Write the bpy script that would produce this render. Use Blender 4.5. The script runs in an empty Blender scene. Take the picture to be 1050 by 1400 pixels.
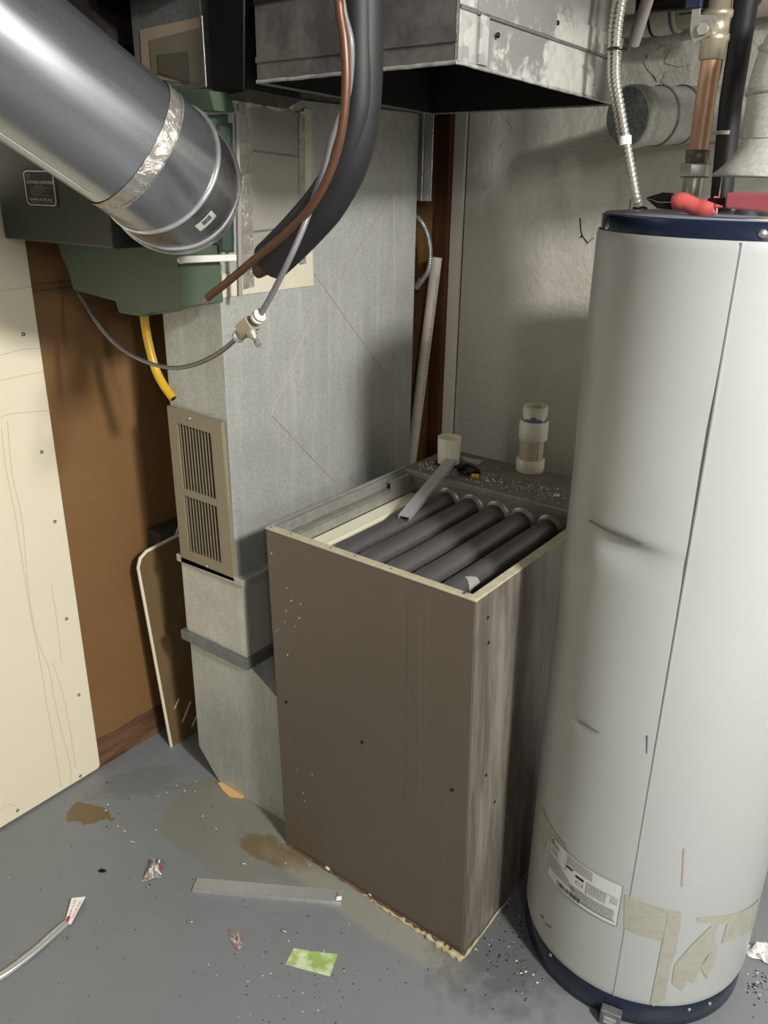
import bpy, bmesh, math, random
from mathutils import Vector, Matrix, noise
random.seed(7)
S = bpy.context.scene
COL = S.collection
# ---------------------------------------------------------------- camera
CR = Vector((0.797, 0.603, 0.015)); CF = Vector((-0.554, 0.742, -0.377))
FPX = 1125.116
P_, R_, Y_ = 0.38667615, 0.01670546, 0.64159486
CF = Vector((-math.sin(Y_)*math.cos(P_), math.cos(Y_)*math.cos(P_), -math.sin(P_)))
_r = Vector((math.cos(Y_), math.sin(Y_), 0)); _u = _r.cross(CF)
CR = _r*math.cos(R_) + _u*math.sin(R_); CU = _u*math.cos(R_) - _r*math.sin(R_)
CC = Vector((0.6196238, -1.14062962, 1.55))
cam = bpy.data.cameras.new('camera'); camo = bpy.data.objects.new('camera', cam); COL.objects.link(camo)
cam.sensor_fit = 'VERTICAL'; cam.sensor_height = 36; cam.lens = 36*FPX/1400; cam.clip_start = 0.02
M = Matrix((CR, CU, -CF)).transposed().to_4x4(); M.translation = CC
camo.matrix_world = M; S.camera = camo
def at(px, py, ax, val):
    d = (px-525)*CR - (py-700)*CU + FPX*CF
    return CC + d*((val-CC[ax])/d[ax])
# ---------------------------------------------------------------- light
w = bpy.data.worlds.new('world'); S.world = w; w.use_nodes = True
w.node_tree.nodes['Background'].inputs[0].default_value = (0.75, 0.82, 1, 1)
w.node_tree.nodes['Background'].inputs[1].default_value = 0.05
def area(name, loc, tgt, sx, sy, power, col):
    l = bpy.data.lights.new(name, 'AREA'); l.shape = 'RECTANGLE'; l.size = sx; l.size_y = sy; l.energy = power; l.color = col
    o = bpy.data.objects.new(name, l); COL.objects.link(o); o.location = loc
    o.rotation_euler = (Vector(tgt)-Vector(loc)).to_track_quat('-Z', 'Y').to_euler(); return o
area('key_lamp', (1.9, -0.80, 2.36), (-0.4, 0.2, 0.6), 0.22, 0.22, 88, (1, 0.985, 0.965))
area('rear_lamp', (1.5, -1.9, 2.36), (-0.6, 0.0, 0.5), 0.15, 0.9, 16, (1, 0.98, 0.95))
area('far_lamp', (3.2, -1.5, 2.36), (-0.4, 0.2, 0.9), 0.15, 0.9, 46, (1, 0.985, 0.975))
S.view_settings.view_transform = 'Standard'; S.view_settings.look = 'None'
S.view_settings.gamma = 1; S.view_settings.use_curve_mapping = False; S.view_settings.exposure = 0.0

# ---------------------------------------------------------------- materials
def lin(c):
    return tuple((x/255/12.92 if x/255 <= .04045 else ((x/255+.055)/1.055)**2.4) for x in c)
class NT:
    def __init__(s, name):
        s.m = bpy.data.materials.new(name); s.m.use_nodes = True; s.t = s.m.node_tree; s.n = s.t.nodes; s.l = s.t.links
        s.b = s.n['Principled BSDF']; s.geo = s.n.new('ShaderNodeNewGeometry'); s.pos = s.geo.outputs['Position']
    def set(s, **k):
        for a, v in k.items():
            i = s.b.inputs[a.replace('_', ' ')]
            if isinstance(v, (int, float)): i.default_value = v
            elif isinstance(v, tuple): i.default_value = (*v, 1)
            else: s.l.new(v, i)
        return s
    def mapv(s, scale, rot=(0, 0, 0), loc=(0, 0, 0)):
        n = s.n.new('ShaderNodeMapping'); s.l.new(s.pos, n.inputs[0]); n.inputs['Scale'].default_value = scale
        n.inputs['Rotation'].default_value = rot; n.inputs['Location'].default_value = loc; return n.outputs[0]
    def noise(s, sc, det=3, rough=.5, vec=None, dist=0):
        n = s.n.new('ShaderNodeTexNoise'); n.inputs['Scale'].default_value = sc; n.inputs['Detail'].default_value = det
        n.inputs['Roughness'].default_value = rough; n.inputs['Distortion'].default_value = dist
        s.l.new(vec or s.pos, n.inputs['Vector']); return n.outputs['Fac']
    def vor(s, sc, feat='F1', out='Color', vec=None):
        n = s.n.new('ShaderNodeTexVoronoi'); n.feature = feat; n.inputs['Scale'].default_value = sc
        s.l.new(vec or s.pos, n.inputs['Vector'])
        if out == 'Color':
            x = s.n.new('ShaderNodeSeparateColor'); s.l.new(n.outputs['Color'], x.inputs[0]); return x.outputs[0]
        return n.outputs['Distance']
    def ramp(s, fac, *st):
        n = s.n.new('ShaderNodeValToRGB'); s.l.new(fac, n.inputs[0]); e = n.color_ramp.elements
        while len(e) < len(st): e.new(.5)
        for x, (p, c) in zip(e, st): x.position = p; x.color = (*(c if isinstance(c, tuple) else (c, c, c)), 1)
        return n.outputs[0]
    def mix(s, f, a, b, mode='MIX'):
        n = s.n.new('ShaderNodeMix'); n.data_type = 'RGBA'; n.blend_type = mode
        for i, v in ((n.inputs[0], f), (n.inputs[6], a), (n.inputs[7], b)):
            if isinstance(v, (int, float)): i.default_value = v
            elif isinstance(v, tuple): i.default_value = (*v, 1)
            else: s.l.new(v, i)
        return n.outputs[2]
    def math(s, op, a, b=0.0, c=None):
        n = s.n.new('ShaderNodeMath'); n.operation = op
        for i, v in zip(n.inputs, (a, b, c)):
            if v is None: continue
            if isinstance(v, (int, float)): i.default_value = v
            else: s.l.new(v, i)
        return n.outputs[0]
    def bump(s, h, st, dist=.002):
        n = s.n.new('ShaderNodeBump'); n.inputs['Strength'].default_value = st; n.inputs['Distance'].default_value = dist
        s.l.new(h, n.inputs['Height']); s.l.new(n.outputs[0], s.b.inputs['Normal']); return s
    def sep(s):
        n = s.n.new('ShaderNodeSeparateXYZ'); s.l.new(s.pos, n.inputs[0]); return n.outputs
    def blob(s, cx, cy, rx, ry, ang=0, jag=.35, nsc=9, soft=.12, axes=(0, 1)):
        """irregular patch mask at a place on a surface"""
        o = s.sep(); ca, sa = math.cos(ang), math.sin(ang)
        dx = s.math('SUBTRACT', o[axes[0]], cx); dy = s.math('SUBTRACT', o[axes[1]], cy)
        u = s.math('DIVIDE', s.math('ADD', s.math('MULTIPLY', dx, ca), s.math('MULTIPLY', dy, sa)), rx)
        v = s.math('DIVIDE', s.math('ADD', s.math('MULTIPLY', dx, -sa), s.math('MULTIPLY', dy, ca)), ry)
        r = s.math('SQRT', s.math('ADD', s.math('MULTIPLY', u, u), s.math('MULTIPLY', v, v)))
        r = s.math('ADD', r, s.math('MULTIPLY', s.math('SUBTRACT', s.noise(nsc, 5, .6), .5), jag*4))
        return s._cl(s.math('DIVIDE', s.math('SUBTRACT', 1+soft/2, r), soft))
    def _cl(s, x):
        n = s.n.new('ShaderNodeClamp'); s.l.new(x, n.inputs[0]); return n.outputs[0]

def plain(name, c, rough=.5, metal=0.0, var=.12, nsc=14, bump=0.0, bsc=200, spec=.5):
    t = NT(name); c = lin(c)
    k = t.noise(nsc, 4, .6)
    col = t.mix(k, tuple(x*(1-var) for x in c), tuple(min(1, x*(1+var)) for x in c))
    t.set(Base_Color=col, Roughness=float(rough), Metallic=float(metal)); t.b.inputs['Specular IOR Level'].default_value = spec
    if bump: t.bump(t.noise(bsc, 3), bump, .001)
    return t.m
def galv(name, c=(176, 182, 180), metal=.45, rough=.42, sc=170, var=.16, dirt=.35, dull=None):
    t = NT(name); c = lin(c)
    v = t.vor(sc); big = t.noise(5, 5, .65)
    a = t.mix(v, tuple(x*(1-var) for x in c), tuple(min(1, x*(1+var)) for x in c))
    streak = t.noise(1, 4, .6, t.mapv((40, 40, 3)))
    a = t.mix(t.math('MULTIPLY', t.ramp(streak, (.5, 0.0), (.75, 1.0)), .35), a, tuple(min(1, x*1.5) for x in c))
    a = t.mix(t.math('MULTIPLY', t.ramp(big, (.42, 0.0), (.7, 1.0)), dirt), a, dull or tuple(x*.45 for x in c))
    t.set(Base_Color=a, Metallic=float(metal), Roughness=t.ramp(t.noise(20, 3), (.3, rough-.1), (.7, rough+.12)))
    t.bump(t.noise(9, 2), .25, .004); return t.m
MAT = {}
MAT['galv'] = galv('galvanised_sheet', (180, 182, 176), .35, .45, 240, .12, .3)
MAT['galv_light'] = galv('galvanised_sheet_light', (196, 196, 186), .3, .45, 240, .12, .25)
MAT['galv_dark'] = galv('galvanised_sheet_dark', (120, 124, 124), .5, .45)
MAT['bare'] = galv('bare_steel', (204, 205, 204), .65, .3, 60, .05, .15)
MAT['white_rust'] = galv('oxidised_galvanised', (178, 176, 170), .3, .55, 60, .3, .6, lin((96, 94, 96)))
# plenum with white corrosion
t = NT('plenum_side_metal'); c = lin((140, 139, 135))
m1 = t.ramp(t.noise(7, 6, .7), (.47, 0.0), (.53, 1.0)); o = t.sep()
low = t._cl(t.math('DIVIDE', t.math('SUBTRACT', 1.83, o[2]), .05))
m1 = t.math('MULTIPLY', m1, low)
col = t.mix(m1, c, t.mix(t.noise(60, 3), lin((170, 168, 162)), lin((225, 224, 216))))
t.set(Base_Color=col, Metallic=.3, Roughness=.45); t.bump(t.noise(35, 4), .3, .003); MAT['plenum_side'] = t.m
t = NT('shaded_front_metal'); c = lin((84, 82, 80))  # darker than the side sheet: shade on the front put into its colour
col = t.mix(t.ramp(t.noise(9, 6, .7), (.45, 0.0), (.6, 1.0)), c, lin((112, 110, 106)))
t.set(Base_Color=col, Metallic=.3, Roughness=.5); t.bump(t.noise(16, 4), .4, .006); MAT['plenum_front'] = t.m
MAT['black_foil'] = plain('black_duct_wrap', (38, 38, 40), .28, .3, .3, 12, .5, 25)
MAT['void_black'] = plain('unlit_void_black', (20, 20, 20), .9)  # black stands for the unlit duct inside, darkness put into the colour
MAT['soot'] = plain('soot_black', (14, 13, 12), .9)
# foil tape
t = NT('foil_tape'); t.set(Base_Color=t.mix(t.noise(40, 4), lin((150, 146, 138)), lin((210, 205, 194))), Metallic=.7, Roughness=.28); t.bump(t.noise(55, 5, .7, None, 1.5), .8, .004); MAT['foil'] = t.m
MAT['beige_tape'] = plain('beige_tape', (205, 198, 176), .6, 0, .1, 30, .4, 60)
MAT['panel_grey'] = plain('patch_plate_grey', (158, 154, 144), .5, .25, .08)
# painted cabinet
t = NT('taupe_cabinet_paint'); c = lin((92, 83, 71)); st = t.noise(1, 5, .7, t.mapv((45, 45, 2.2)))
col = t.mix(t.ramp(st, (.56, 0.0), (.8, .5)), c, lin((108, 99, 86)))
col = t.mix(t.ramp(t.noise(160, 2), (.73, 0.0), (.76, .7)), col, lin((190, 184, 168)))
t.set(Base_Color=col, Roughness=.42); MAT['taupe'] = t.m
t = NT('worn_cabinet_side'); st = t.noise(1, 6, .75, t.mapv((30, 16, 1.6)))
col = t.mix(t.ramp(st, (.42, 0.0), (.64, 1.0)), lin((104, 97, 86)), lin((150, 144, 133)))
col = t.mix(t.ramp(t.noise(8, 6, .7), (.55, 0.0), (.7, .8)), col, lin((122, 112, 98)))
t.set(Base_Color=col, Roughness=.34, Metallic=.25); MAT['taupe_worn'] = t.m
MAT['taupe_edge'] = plain('scuffed_cream_edge', (190, 182, 156), .5, .1, .3, 40, .5, 90)
MAT['shelf'] = plain('taupe_shelf_paint', (112, 104, 94), .5, 0, .15, 20, .2, 120)
MAT['inner_metal'] = galv('inner_cabinet_metal', (150, 150, 142), .4, .4, 90, .08)
MAT['cream'] = plain('cream_board', (226, 222, 196), .6, 0, .05)
t = NT('heat_exchanger_steel'); k = t.noise(1, 4, .6, t.mapv((30, 3, 30)))
t.set(Base_Color=t.mix(k, lin((84, 81, 82)), lin((110, 106, 106))), Metallic=.5, Roughness=.42); MAT['tube'] = t.m
MAT['tube_collar'] = plain('collar_steel', (176, 174, 170), .35, .5, .15)
MAT['scorch'] = plain('pale_oxide_patch', (172, 170, 162), .5, .3, .2, 50)
# left wall hardboard
t = NT('brown_hardboard'); o = t.sep()
k = t.noise(3, 5, .6); g = t.noise(1, 5, .6, t.mapv((6, 2, 30)))
col = t.mix(k, lin((114, 84, 50)), lin((138, 104, 66))); col = t.mix(t.math('MULTIPLY', g, .35), col, lin((116, 78, 40)))
t.set(Base_Color=col, Roughness=.55); t.bump(t.noise(60, 3), .15, .001); MAT['hardboard'] = t.m
def wood(name, a, b, rough=.65, scale=(60, 60, 2.5)):
    t = NT(name); g = t.noise(1, 6, .65, t.mapv(scale), .6)
    t.set(Base_Color=t.mix(t.ramp(g, (.3, 0.0), (.7, 1.0)), lin(a), lin(b)), Roughness=rough); t.bump(g, .3, .002); return t.m
MAT['stud'] = wood('dark_red_stud', (72, 40, 22), (104, 62, 34))
MAT['stud_light'] = wood('light_stud', (128, 92, 50), (158, 118, 70))
MAT['rotten'] = wood('rotten_wood_plate', (58, 38, 24), (120, 86, 56), .8, (30, 6, 45))
MAT['joist'] = wood('shade_black_joist', (28, 24, 20), (42, 35, 29), .8, (3, 60, 60))  # near black: deep shade under the ceiling put into the wood colour
# cream left panel with faint drawn lines and grain
t = NT('cream_wall_panel'); o = t.sep()
c1 = t.mix(t.noise(2.5, 4), lin((228, 218, 190)), lin((238, 229, 204)))
t.set(Base_Color=c1, Roughness=.42); MAT['panel'] = t.m
# grey painted masonry
t = NT('grey_painted_masonry'); n1 = t.noise(52, 5, .62, None, .15); n2 = t.noise(120, 3); n3 = t.noise(3, 3)
pm = t.blob(-.13, 1.75, .16, .10, 0, .3, 12, .5, (0, 2))
rough_n = t.noise(14, 6, .75, None, 2.2)
h = t.math('ADD', t.ramp(n1, (.35, 0.0), (.62, 1.0)), t.math('MULTIPLY', n2, .3))
h = t.math('ADD', h, t.math('MULTIPLY', t.math('MULTIPLY', rough_n, pm), 6.0))
col = t.mix(n3, lin((194, 190, 178)), lin((208, 204, 191)))
col = t.mix(t.math('MULTIPLY', pm, t.ramp(rough_n, (.5, 0.0), (.7, .35))), col, lin((120, 108, 96)))
t.set(Base_Color=col, Roughness=.42); t.bump(h, .5, .003); MAT['masonry'] = t.m
MAT['room_wall'] = plain('plain_room_wall', (204, 203, 198), .7)
MAT['ceiling'] = plain('ceiling_boards', (176, 168, 156), .8)
# floor
t = NT('grey_floor_paint'); base = t.mix(t.noise(2.2, 5, .6), lin((112, 116, 118)), lin((130, 134, 136)))
base = t.mix(t.ramp(t.noise(26, 5, .7), (.55, 0.0), (.8, .25)), base, lin((96, 98, 98)))
wet = t.blob(-.62, .0, .27, .17, .3, .22, 5, .05)
base = t.mix(t.math('MULTIPLY', wet, .5), base, lin((118, 114, 94)))
rust = t.blob(-.985, -.235, .072, .036, .35, .5, 12, .04)
base = t.mix(t.math('MULTIPLY', rust, .85), base, lin((112, 88, 44)))
r2 = t.blob(-.53, -.04, .10, .035, .1, .5, 22, .35)
base = t.mix(t.math('MULTIPLY', r2, .75), base, lin((104, 84, 48)))
r3 = t.blob(-.99, -.08, .13, .05, .9, .9, 16, .4)
base = t.mix(t.math('MULTIPLY', r3, .22), base, lin((78, 70, 60)))
halo = t.blob(-.22, -.045, .27, .035, 0, .3, 14, .5)
base = t.mix(t.math('MULTIPLY', halo, .5), base, lin((150, 146, 126)))
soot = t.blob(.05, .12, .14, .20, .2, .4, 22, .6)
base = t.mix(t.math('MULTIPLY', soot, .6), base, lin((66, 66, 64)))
rr = t.math('SUBTRACT', t.ramp(t.noise(6, 4), (.3, .34), (.7, .5)), t.math('MULTIPLY', wet, .10))
t.set(Base_Color=base, Roughness=rr); t.bump(t.noise(24, 4), .14, .002); MAT['floor'] = t.m
# heater
t = NT('white_enamel'); o = t.sep()
col = t.mix(t.noise(3, 4), lin((166, 169, 166)), lin((176, 179, 175)))
t.set(Base_Color=col, Roughness=.3); MAT['enamel'] = t.m
MAT['navy'] = plain('navy_paint', (25, 33, 52), .25, 0, .1)
MAT['topgrey'] = plain('heater_top_paint', (120, 124, 136), .35, 0, .1)
t = NT('dried_tape_residue'); t.set(Base_Color=t.mix(t.noise(50, 5, .7), lin((140, 138, 122)), lin((182, 180, 167))), Roughness=.5); MAT['residue'] = t.m
MAT['residue_dark'] = plain('amber_tape_residue', (172, 160, 122), .5, 0, .2, 60)
MAT['label_paper'] = plain('label_film', (204, 206, 200), .35, 0, .03)
MAT['ink'] = plain('grey_ink', (96, 98, 102), .5, 0, .02)
MAT['black_ink'] = plain('black_ink', (24, 24, 28), .5, 0, .02)
MAT['blue_ink'] = plain('navy_ink', (30, 30, 62), .5, 0, .02)
MAT['red_ink'] = plain('red_ink', (196, 30, 70), .5, 0, .02)
MAT['white_ink'] = plain('pale_ink', (196, 196, 184), .5, 0, .02)
MAT['dim_ink'] = plain('dim_ink', (112, 112, 104), .5, 0, .02)
MAT['dark_hole'] = plain('hole_black', (10, 8, 7), .9)
MAT['copper'] = plain('copper_pipe', (178, 142, 114), .42, .35, .2, 30)
MAT['copper_old'] = plain('tarnished_copper', (98, 68, 50), .42, .4, .2, 20)
MAT['brass'] = plain('dull_brass', (176, 168, 146), .4, .6, .15, 60)
MAT['nickel'] = plain('dull_nickel', (178, 176, 166), .38, .6, .12, 60)
MAT['solder'] = plain('dark_solder', (98, 92, 82), .45, .6, .2, 60)
MAT['foam'] = plain('black_foam_insulation', (27, 27, 29), .6, 0, .2, 20, .15, 60)
MAT['grey_hose'] = plain('grey_plastic_tube', (112, 110, 112), .35, 0, .08)
MAT['yellow'] = plain('yellow_tube', (206, 164, 34), .35, 0, .15, 40)
MAT['white_plastic'] = plain('white_plastic', (226, 224, 216), .4, 0, .04)
MAT['pvc'] = plain('cream_pvc', (222, 218, 196), .35, 0, .06, 30)
MAT['pvc_grey'] = plain('dusty_pvc', (188, 178, 160), .4, 0, .1, 30)
MAT['pvc_pole'] = plain('white_pvc', (224, 214, 202), .4, 0, .06, 30)
MAT['purple'] = plain('purple_primer', (112, 100, 138), .4, 0, .15, 60)
MAT['green'] = plain('green_enamel', (72, 87, 70), .38, 0, .08)
MAT['green_dark'] = plain('dark_green_enamel', (42, 49, 47), .4, 0, .08)
MAT['green_mid'] = plain('teal_green_enamel', (54, 72, 64), .4, 0, .08)
MAT['grille'] = plain('tan_grille_paint', (138, 128, 106), .45, .05, .06)
MAT['trim'] = plain('white_trim_paint', (242, 237, 224), .5, 0, .06, 40)
MAT['board_face'] = wood('brown_board', (96, 78, 52), (120, 98, 66), .5, (10, 3, 2))
MAT['board_edge'] = plain('pale_board_edge', (222, 212, 186), .6, 0, .05)
MAT['boxgrey'] = plain('dark_grey_box', (70, 72, 78), .5, .3)
MAT['red_grip'] = plain('red_vinyl_grip', (180, 82, 78), .4, 0, .12, 60, .3, 120)
MAT['red_block'] = plain('dusty_red_grip', (140, 70, 74), .45, 0, .1, 40)
MAT['black_steel'] = plain('black_steel', (34, 34, 36), .3, .7, .2)
MAT['paper'] = plain('white_paper', (236, 234, 230), .6, 0, .04)
MAT['green_tape'] = NT('green_tape_mat')
t = MAT['green_tape']; t.set(Base_Color=t.mix(t.ramp(t.noise(28, 4), (.45, 0.0), (.58, 1.0)), lin((150, 178, 96)), lin((206, 214, 176))), Roughness=.5); MAT['green_tape'] = t.m
MAT['sealant'] = plain('old_cream_sealant', (172, 160, 124), .7, 0, .25, 60, .6, 80)
MAT['sealant_o'] = plain('orange_sealant', (206, 168, 104), .7, 0, .25, 60, .6, 80)
MAT['channel_metal'] = plain('channel_metal', (196, 198, 196), .35, .6, .15, 25)
MAT['shaded_tape'] = plain('shaded_tape', (148, 134, 112), .6, 0, .12, 30)  # these three tones are darkened, the dim light up there put into colour
MAT['shaded_sheet'] = plain('shaded_sheet', (112, 104, 90), .6, .1, .1, 20)
MAT['shaded_plate'] = plain('shaded_plate', (84, 80, 68), .6, .1, .1)
MAT['screw'] = plain('zinc_screw', (176, 176, 170), .3, .8, .1)
t = NT('pipe_steel'); dv = (0.191, 0.81, -0.554)
def dotv(v):
    n = t.n.new('ShaderNodeVectorMath'); n.operation = 'DOT_PRODUCT'; t.l.new(t.pos, n.inputs[0]); n.inputs[1].default_value = v; return n.outputs['Value']
_d = Vector(dv).normalized(); _a = _d.cross(Vector((0, 0, 1))).normalized(); _b = _d.cross(_a)
cmb = t.n.new('ShaderNodeCombineXYZ')
for _i, (_v, _s) in enumerate(((_a, 16), (_b, 16), (_d, 1.2))): t.l.new(dotv(tuple(_v*_s)), cmb.inputs[_i])
k = t.noise(1, 4, .6, cmb.outputs[0]); k2 = t.math('ADD', t.math('MULTIPLY', t.noise(2.2, 3, .6, cmb.outputs[0]), .6), t.math('MULTIPLY', t.noise(7, 2, .5), .4))
t.set(Base_Color=t.mix(k, lin((128, 131, 135)), lin((184, 187, 191))), Metallic=.86, Roughness=t.ramp(k2, (.3, .22), (.75, .36))); MAT['pipe'] = t.m
t = NT('spangled_cap'); t.set(Base_Color=t.mix(t.vor(260), lin((96, 100, 102)), lin((136, 140, 140))), Metallic=.5, Roughness=.5); MAT['spangle'] = t.m

# ---------------------------------------------------------------- mesh helpers
class MB:
    def __init__(s): s.v = []; s.f = []; s.mi = []; s.sm = []
    def add(s, vs, fs, mi=0, sm=False):
        o = len(s.v); s.v += [tuple(v) for v in vs]; s.f += [tuple(o+i for i in f) for f in fs]; s.mi += [mi]*len(fs); s.sm += [sm]*len(fs); return s
    def box(s, a, b, mi=0):
        (x0, y0, z0), (x1, y1, z1) = a, b
        x0, x1 = sorted((x0, x1)); y0, y1 = sorted((y0, y1)); z0, z1 = sorted((z0, z1))
        return s.hexa([(x0, y0, z0), (x1, y0, z0), (x1, y1, z0), (x0, y1, z0), (x0, y0, z1), (x1, y0, z1), (x1, y1, z1), (x0, y1, z1)], mi)
    def hexa(s, p, mi=0):
        return s.add(p, [(3, 2, 1, 0), (4, 5, 6, 7), (0, 1, 5, 4), (1, 2, 6, 5), (2, 3, 7, 6), (3, 0, 4, 7)], mi)
    def obox(s, c, ax, ay, az, mi=0):
        c = Vector(c); ax, ay, az = Vector(ax), Vector(ay), Vector(az)
        return s.hexa([c+ax*i+ay*j+az*k for k in (-1, 1) for i, j in ((-1, -1), (1, -1), (1, 1), (-1, 1))], mi)
    def prism(s, poly, off, mi=0):
        """polygon (3D points) extruded by vector off"""
        n = len(poly); off = Vector(off); p = [Vector(q) for q in poly]
        return s.add(p+[q+off for q in p], [tuple(range(n))[::-1], tuple(range(n, 2*n))]+[(i, (i+1) % n, n+(i+1) % n, n+i) for i in range(n)], mi)
    def rings(s, rings, mi=0, caps=True, sm=True):
        n = len(rings[0]); vs = [v for r in rings for v in r]; fs = []
        for k in range(len(rings)-1):
            for i in range(n):
                j = (i+1) % n; fs.append((k*n+i, k*n+j, (k+1)*n+j, (k+1)*n+i))
        s.add(vs, fs, mi, sm)
        if caps:
            s.add(rings[0], [tuple(range(n))[::-1]], mi); s.add(rings[-1], [tuple(range(n))], mi)
        return s
    def tube(s, pts, r, n=14, mi=0, caps=True, jit=0):
        pts = [Vector(p) for p in pts]; rs = r if isinstance(r, (list, tuple)) else [r]*len(pts)
        t0 = (pts[1]-pts[0]).normalized(); up = Vector((0, 0, 1)) if abs(t0.z) < .9 else Vector((1, 0, 0))
        a = t0.cross(up).normalized(); out = []
        for i, p in enumerate(pts):
            t = (pts[min(i+1, len(pts)-1)]-pts[max(i-1, 0)]).normalized()
            a = (a-t*a.dot(t)).normalized(); b = t.cross(a)
            out.append([p+(a*math.cos(2*math.pi*k/n)+b*math.sin(2*math.pi*k/n))*rs[i]*(1+random.uniform(-jit, jit)) for k in range(n)])
        return s.rings(out, mi, caps)
    def cyl(s, a, b, r, n=20, mi=0, r2=None): return s.tube([a, b], [r, r if r2 is None else r2], n, mi)
    def lathe(s, c, prof, n=48, axis=(0, 0, 1), mi=0, caps=True):
        """prof: (radius, height) pairs about an axis from c"""
        ax = Vector(axis).normalized(); up = Vector((0, 0, 1)) if abs(ax.z) < .9 else Vector((1, 0, 0))
        a = ax.cross(up).normalized(); b = ax.cross(a); c = Vector(c)
        return s.rings([[c+ax*h+(a*math.cos(2*math.pi*k/n)+b*math.sin(2*math.pi*k/n))*r for k in range(n)] for r, h in prof], mi, caps)
    def build(s, name, mats, parent=None, bevel=0, label=None, kind=None, weld=False):
        me = bpy.data.meshes.new(name); me.from_pydata(s.v, [], s.f)
        for m in (mats if isinstance(mats, (list, tuple)) else [mats]): me.materials.append(MAT[m] if isinstance(m, str) else m)
        me.polygons.foreach_set('material_index', s.mi); me.polygons.foreach_set('use_smooth', s.sm)
        bm = bmesh.new(); bm.from_mesh(me)
        if weld: bmesh.ops.remove_doubles(bm, verts=bm.verts[:], dist=1e-5)
        bmesh.ops.recalc_face_normals(bm, faces=bm.faces); bm.to_mesh(me); bm.free()
        me.update(); o = bpy.data.objects.new(name, me); COL.objects.link(o)
        if parent is not None:
            o.parent = parent
            if parent.type == 'EMPTY': o.location = -parent.location
        if bevel:
            b = o.modifiers.new('bevel', 'BEVEL'); b.width = bevel; b.segments = 2; b.limit_method = 'ANGLE'; b.angle_limit = .6
        if label: o['label'] = label
        if kind: o['kind'] = kind
        return o
def tag(o, label, cat, group=None):
    o['label'] = label; o['category'] = cat
    if group: o['group'] = group
    return o
def thing(name, loc, label, cat, group=None):
    o = bpy.data.objects.new(name, None); COL.objects.link(o); o.location = loc; o.empty_display_size = .05
    return tag(o, label, cat, group)
def smooth_path(pts, n=8):
    P = [Vector(p) for p in pts]; P = [P[0]*2-P[1]]+P+[P[-1]*2-P[-2]]; out = []
    for i in range(1, len(P)-2):
        for k in range(n):
            t = k/n; a, b, c, d = P[i-1:i+3]
            out.append(.5*((2*b)+(c-a)*t+(2*a-5*b+4*c-d)*t*t+(3*b-a-3*c+d)*t**3))
    return out+[P[-2]]
def text_mb(mb, body, size, fn, mi=0, align='LEFT'):
    cu = bpy.data.curves.new('t', 'FONT'); cu.body = body; cu.size = size; cu.align_x = align; cu.resolution_u = 2
    ob = bpy.data.objects.new('t', cu); COL.objects.link(ob); dg = bpy.context.evaluated_depsgraph_get()
    me = ob.evaluated_get(dg).to_mesh(); mb.add([fn(v.co.x, v.co.y) for v in me.vertices], [tuple(p.vertices) for p in me.polygons], mi)
    ob.evaluated_get(dg).to_mesh_clear(); bpy.data.objects.remove(ob); bpy.data.curves.remove(cu)
def screw_head(name, c, nrm, r, parent, mat='screw', label=None):
    c = Vector(c); nrm = Vector(nrm).normalized()
    return MB().lathe(c-nrm*.001, [(r, 0), (r, .002), (r*.7, .0035), (.0001, .0038)], 12, nrm).build(name, mat, parent, label=label)

# ================================================================ SETTING
XW, YW, ZC = -1.135, 0.90, 2.45
MB().box((XW-.1, -3.6, -.1), (3.6, YW+.4, 0)).build('floor', 'floor', kind='structure')
MB().box((XW-.1, -3.6, ZC), (3.6, YW+.4, ZC+.1)).build('ceiling', 'ceiling', kind='structure')
MB().box((3.5, -3.6, 0), (3.6, YW, ZC)).build('wall_right', 'room_wall', kind='structure')
MB().box((XW, -3.6, 0), (3.5, -3.5, ZC)).build('wall_front', 'room_wall', kind='structure')
wl = MB().box((XW-.1, -3.5, 0), (XW, YW+.1, ZC)).build('wall_left', 'hardboard', kind='structure')
# lower rotten plate, seam batten on the hardboard
b = MB()
n = 26
for i in range(n):
    y0 = -.16+i*(1.0/n); y1 = y0+1.0/n
    h0 = .085+.012*noise.noise(Vector((y0*14, 3, 0))); h1 = .085+.012*noise.noise(Vector((y1*14, 3, 0)))
    t0 = .006+.004*noise.noise(Vector((y0*20, 9, 0))); t1 = .006+.004*noise.noise(Vector((y1*20, 9, 0)))
    b.hexa([(XW, y0, 0), (XW+t0+.003, y0, 0), (XW+t1+.003, y1, 0), (XW, y1, 0), (XW, y0, h0), (XW+t0, y0, h0), (XW+t1, y1, h1), (XW, y1, h1)])
b.build('rotten_plate', 'rotten', wl, label='rotten dark wood strip along the foot of the brown wall')
MB().box((XW, -.2, 1.296), (XW+.008, .86, 1.302)).box((XW, -.2, 1.312), (XW+.008, .86, 1.316)).build('seam_batten', 'board_face', wl)
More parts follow.
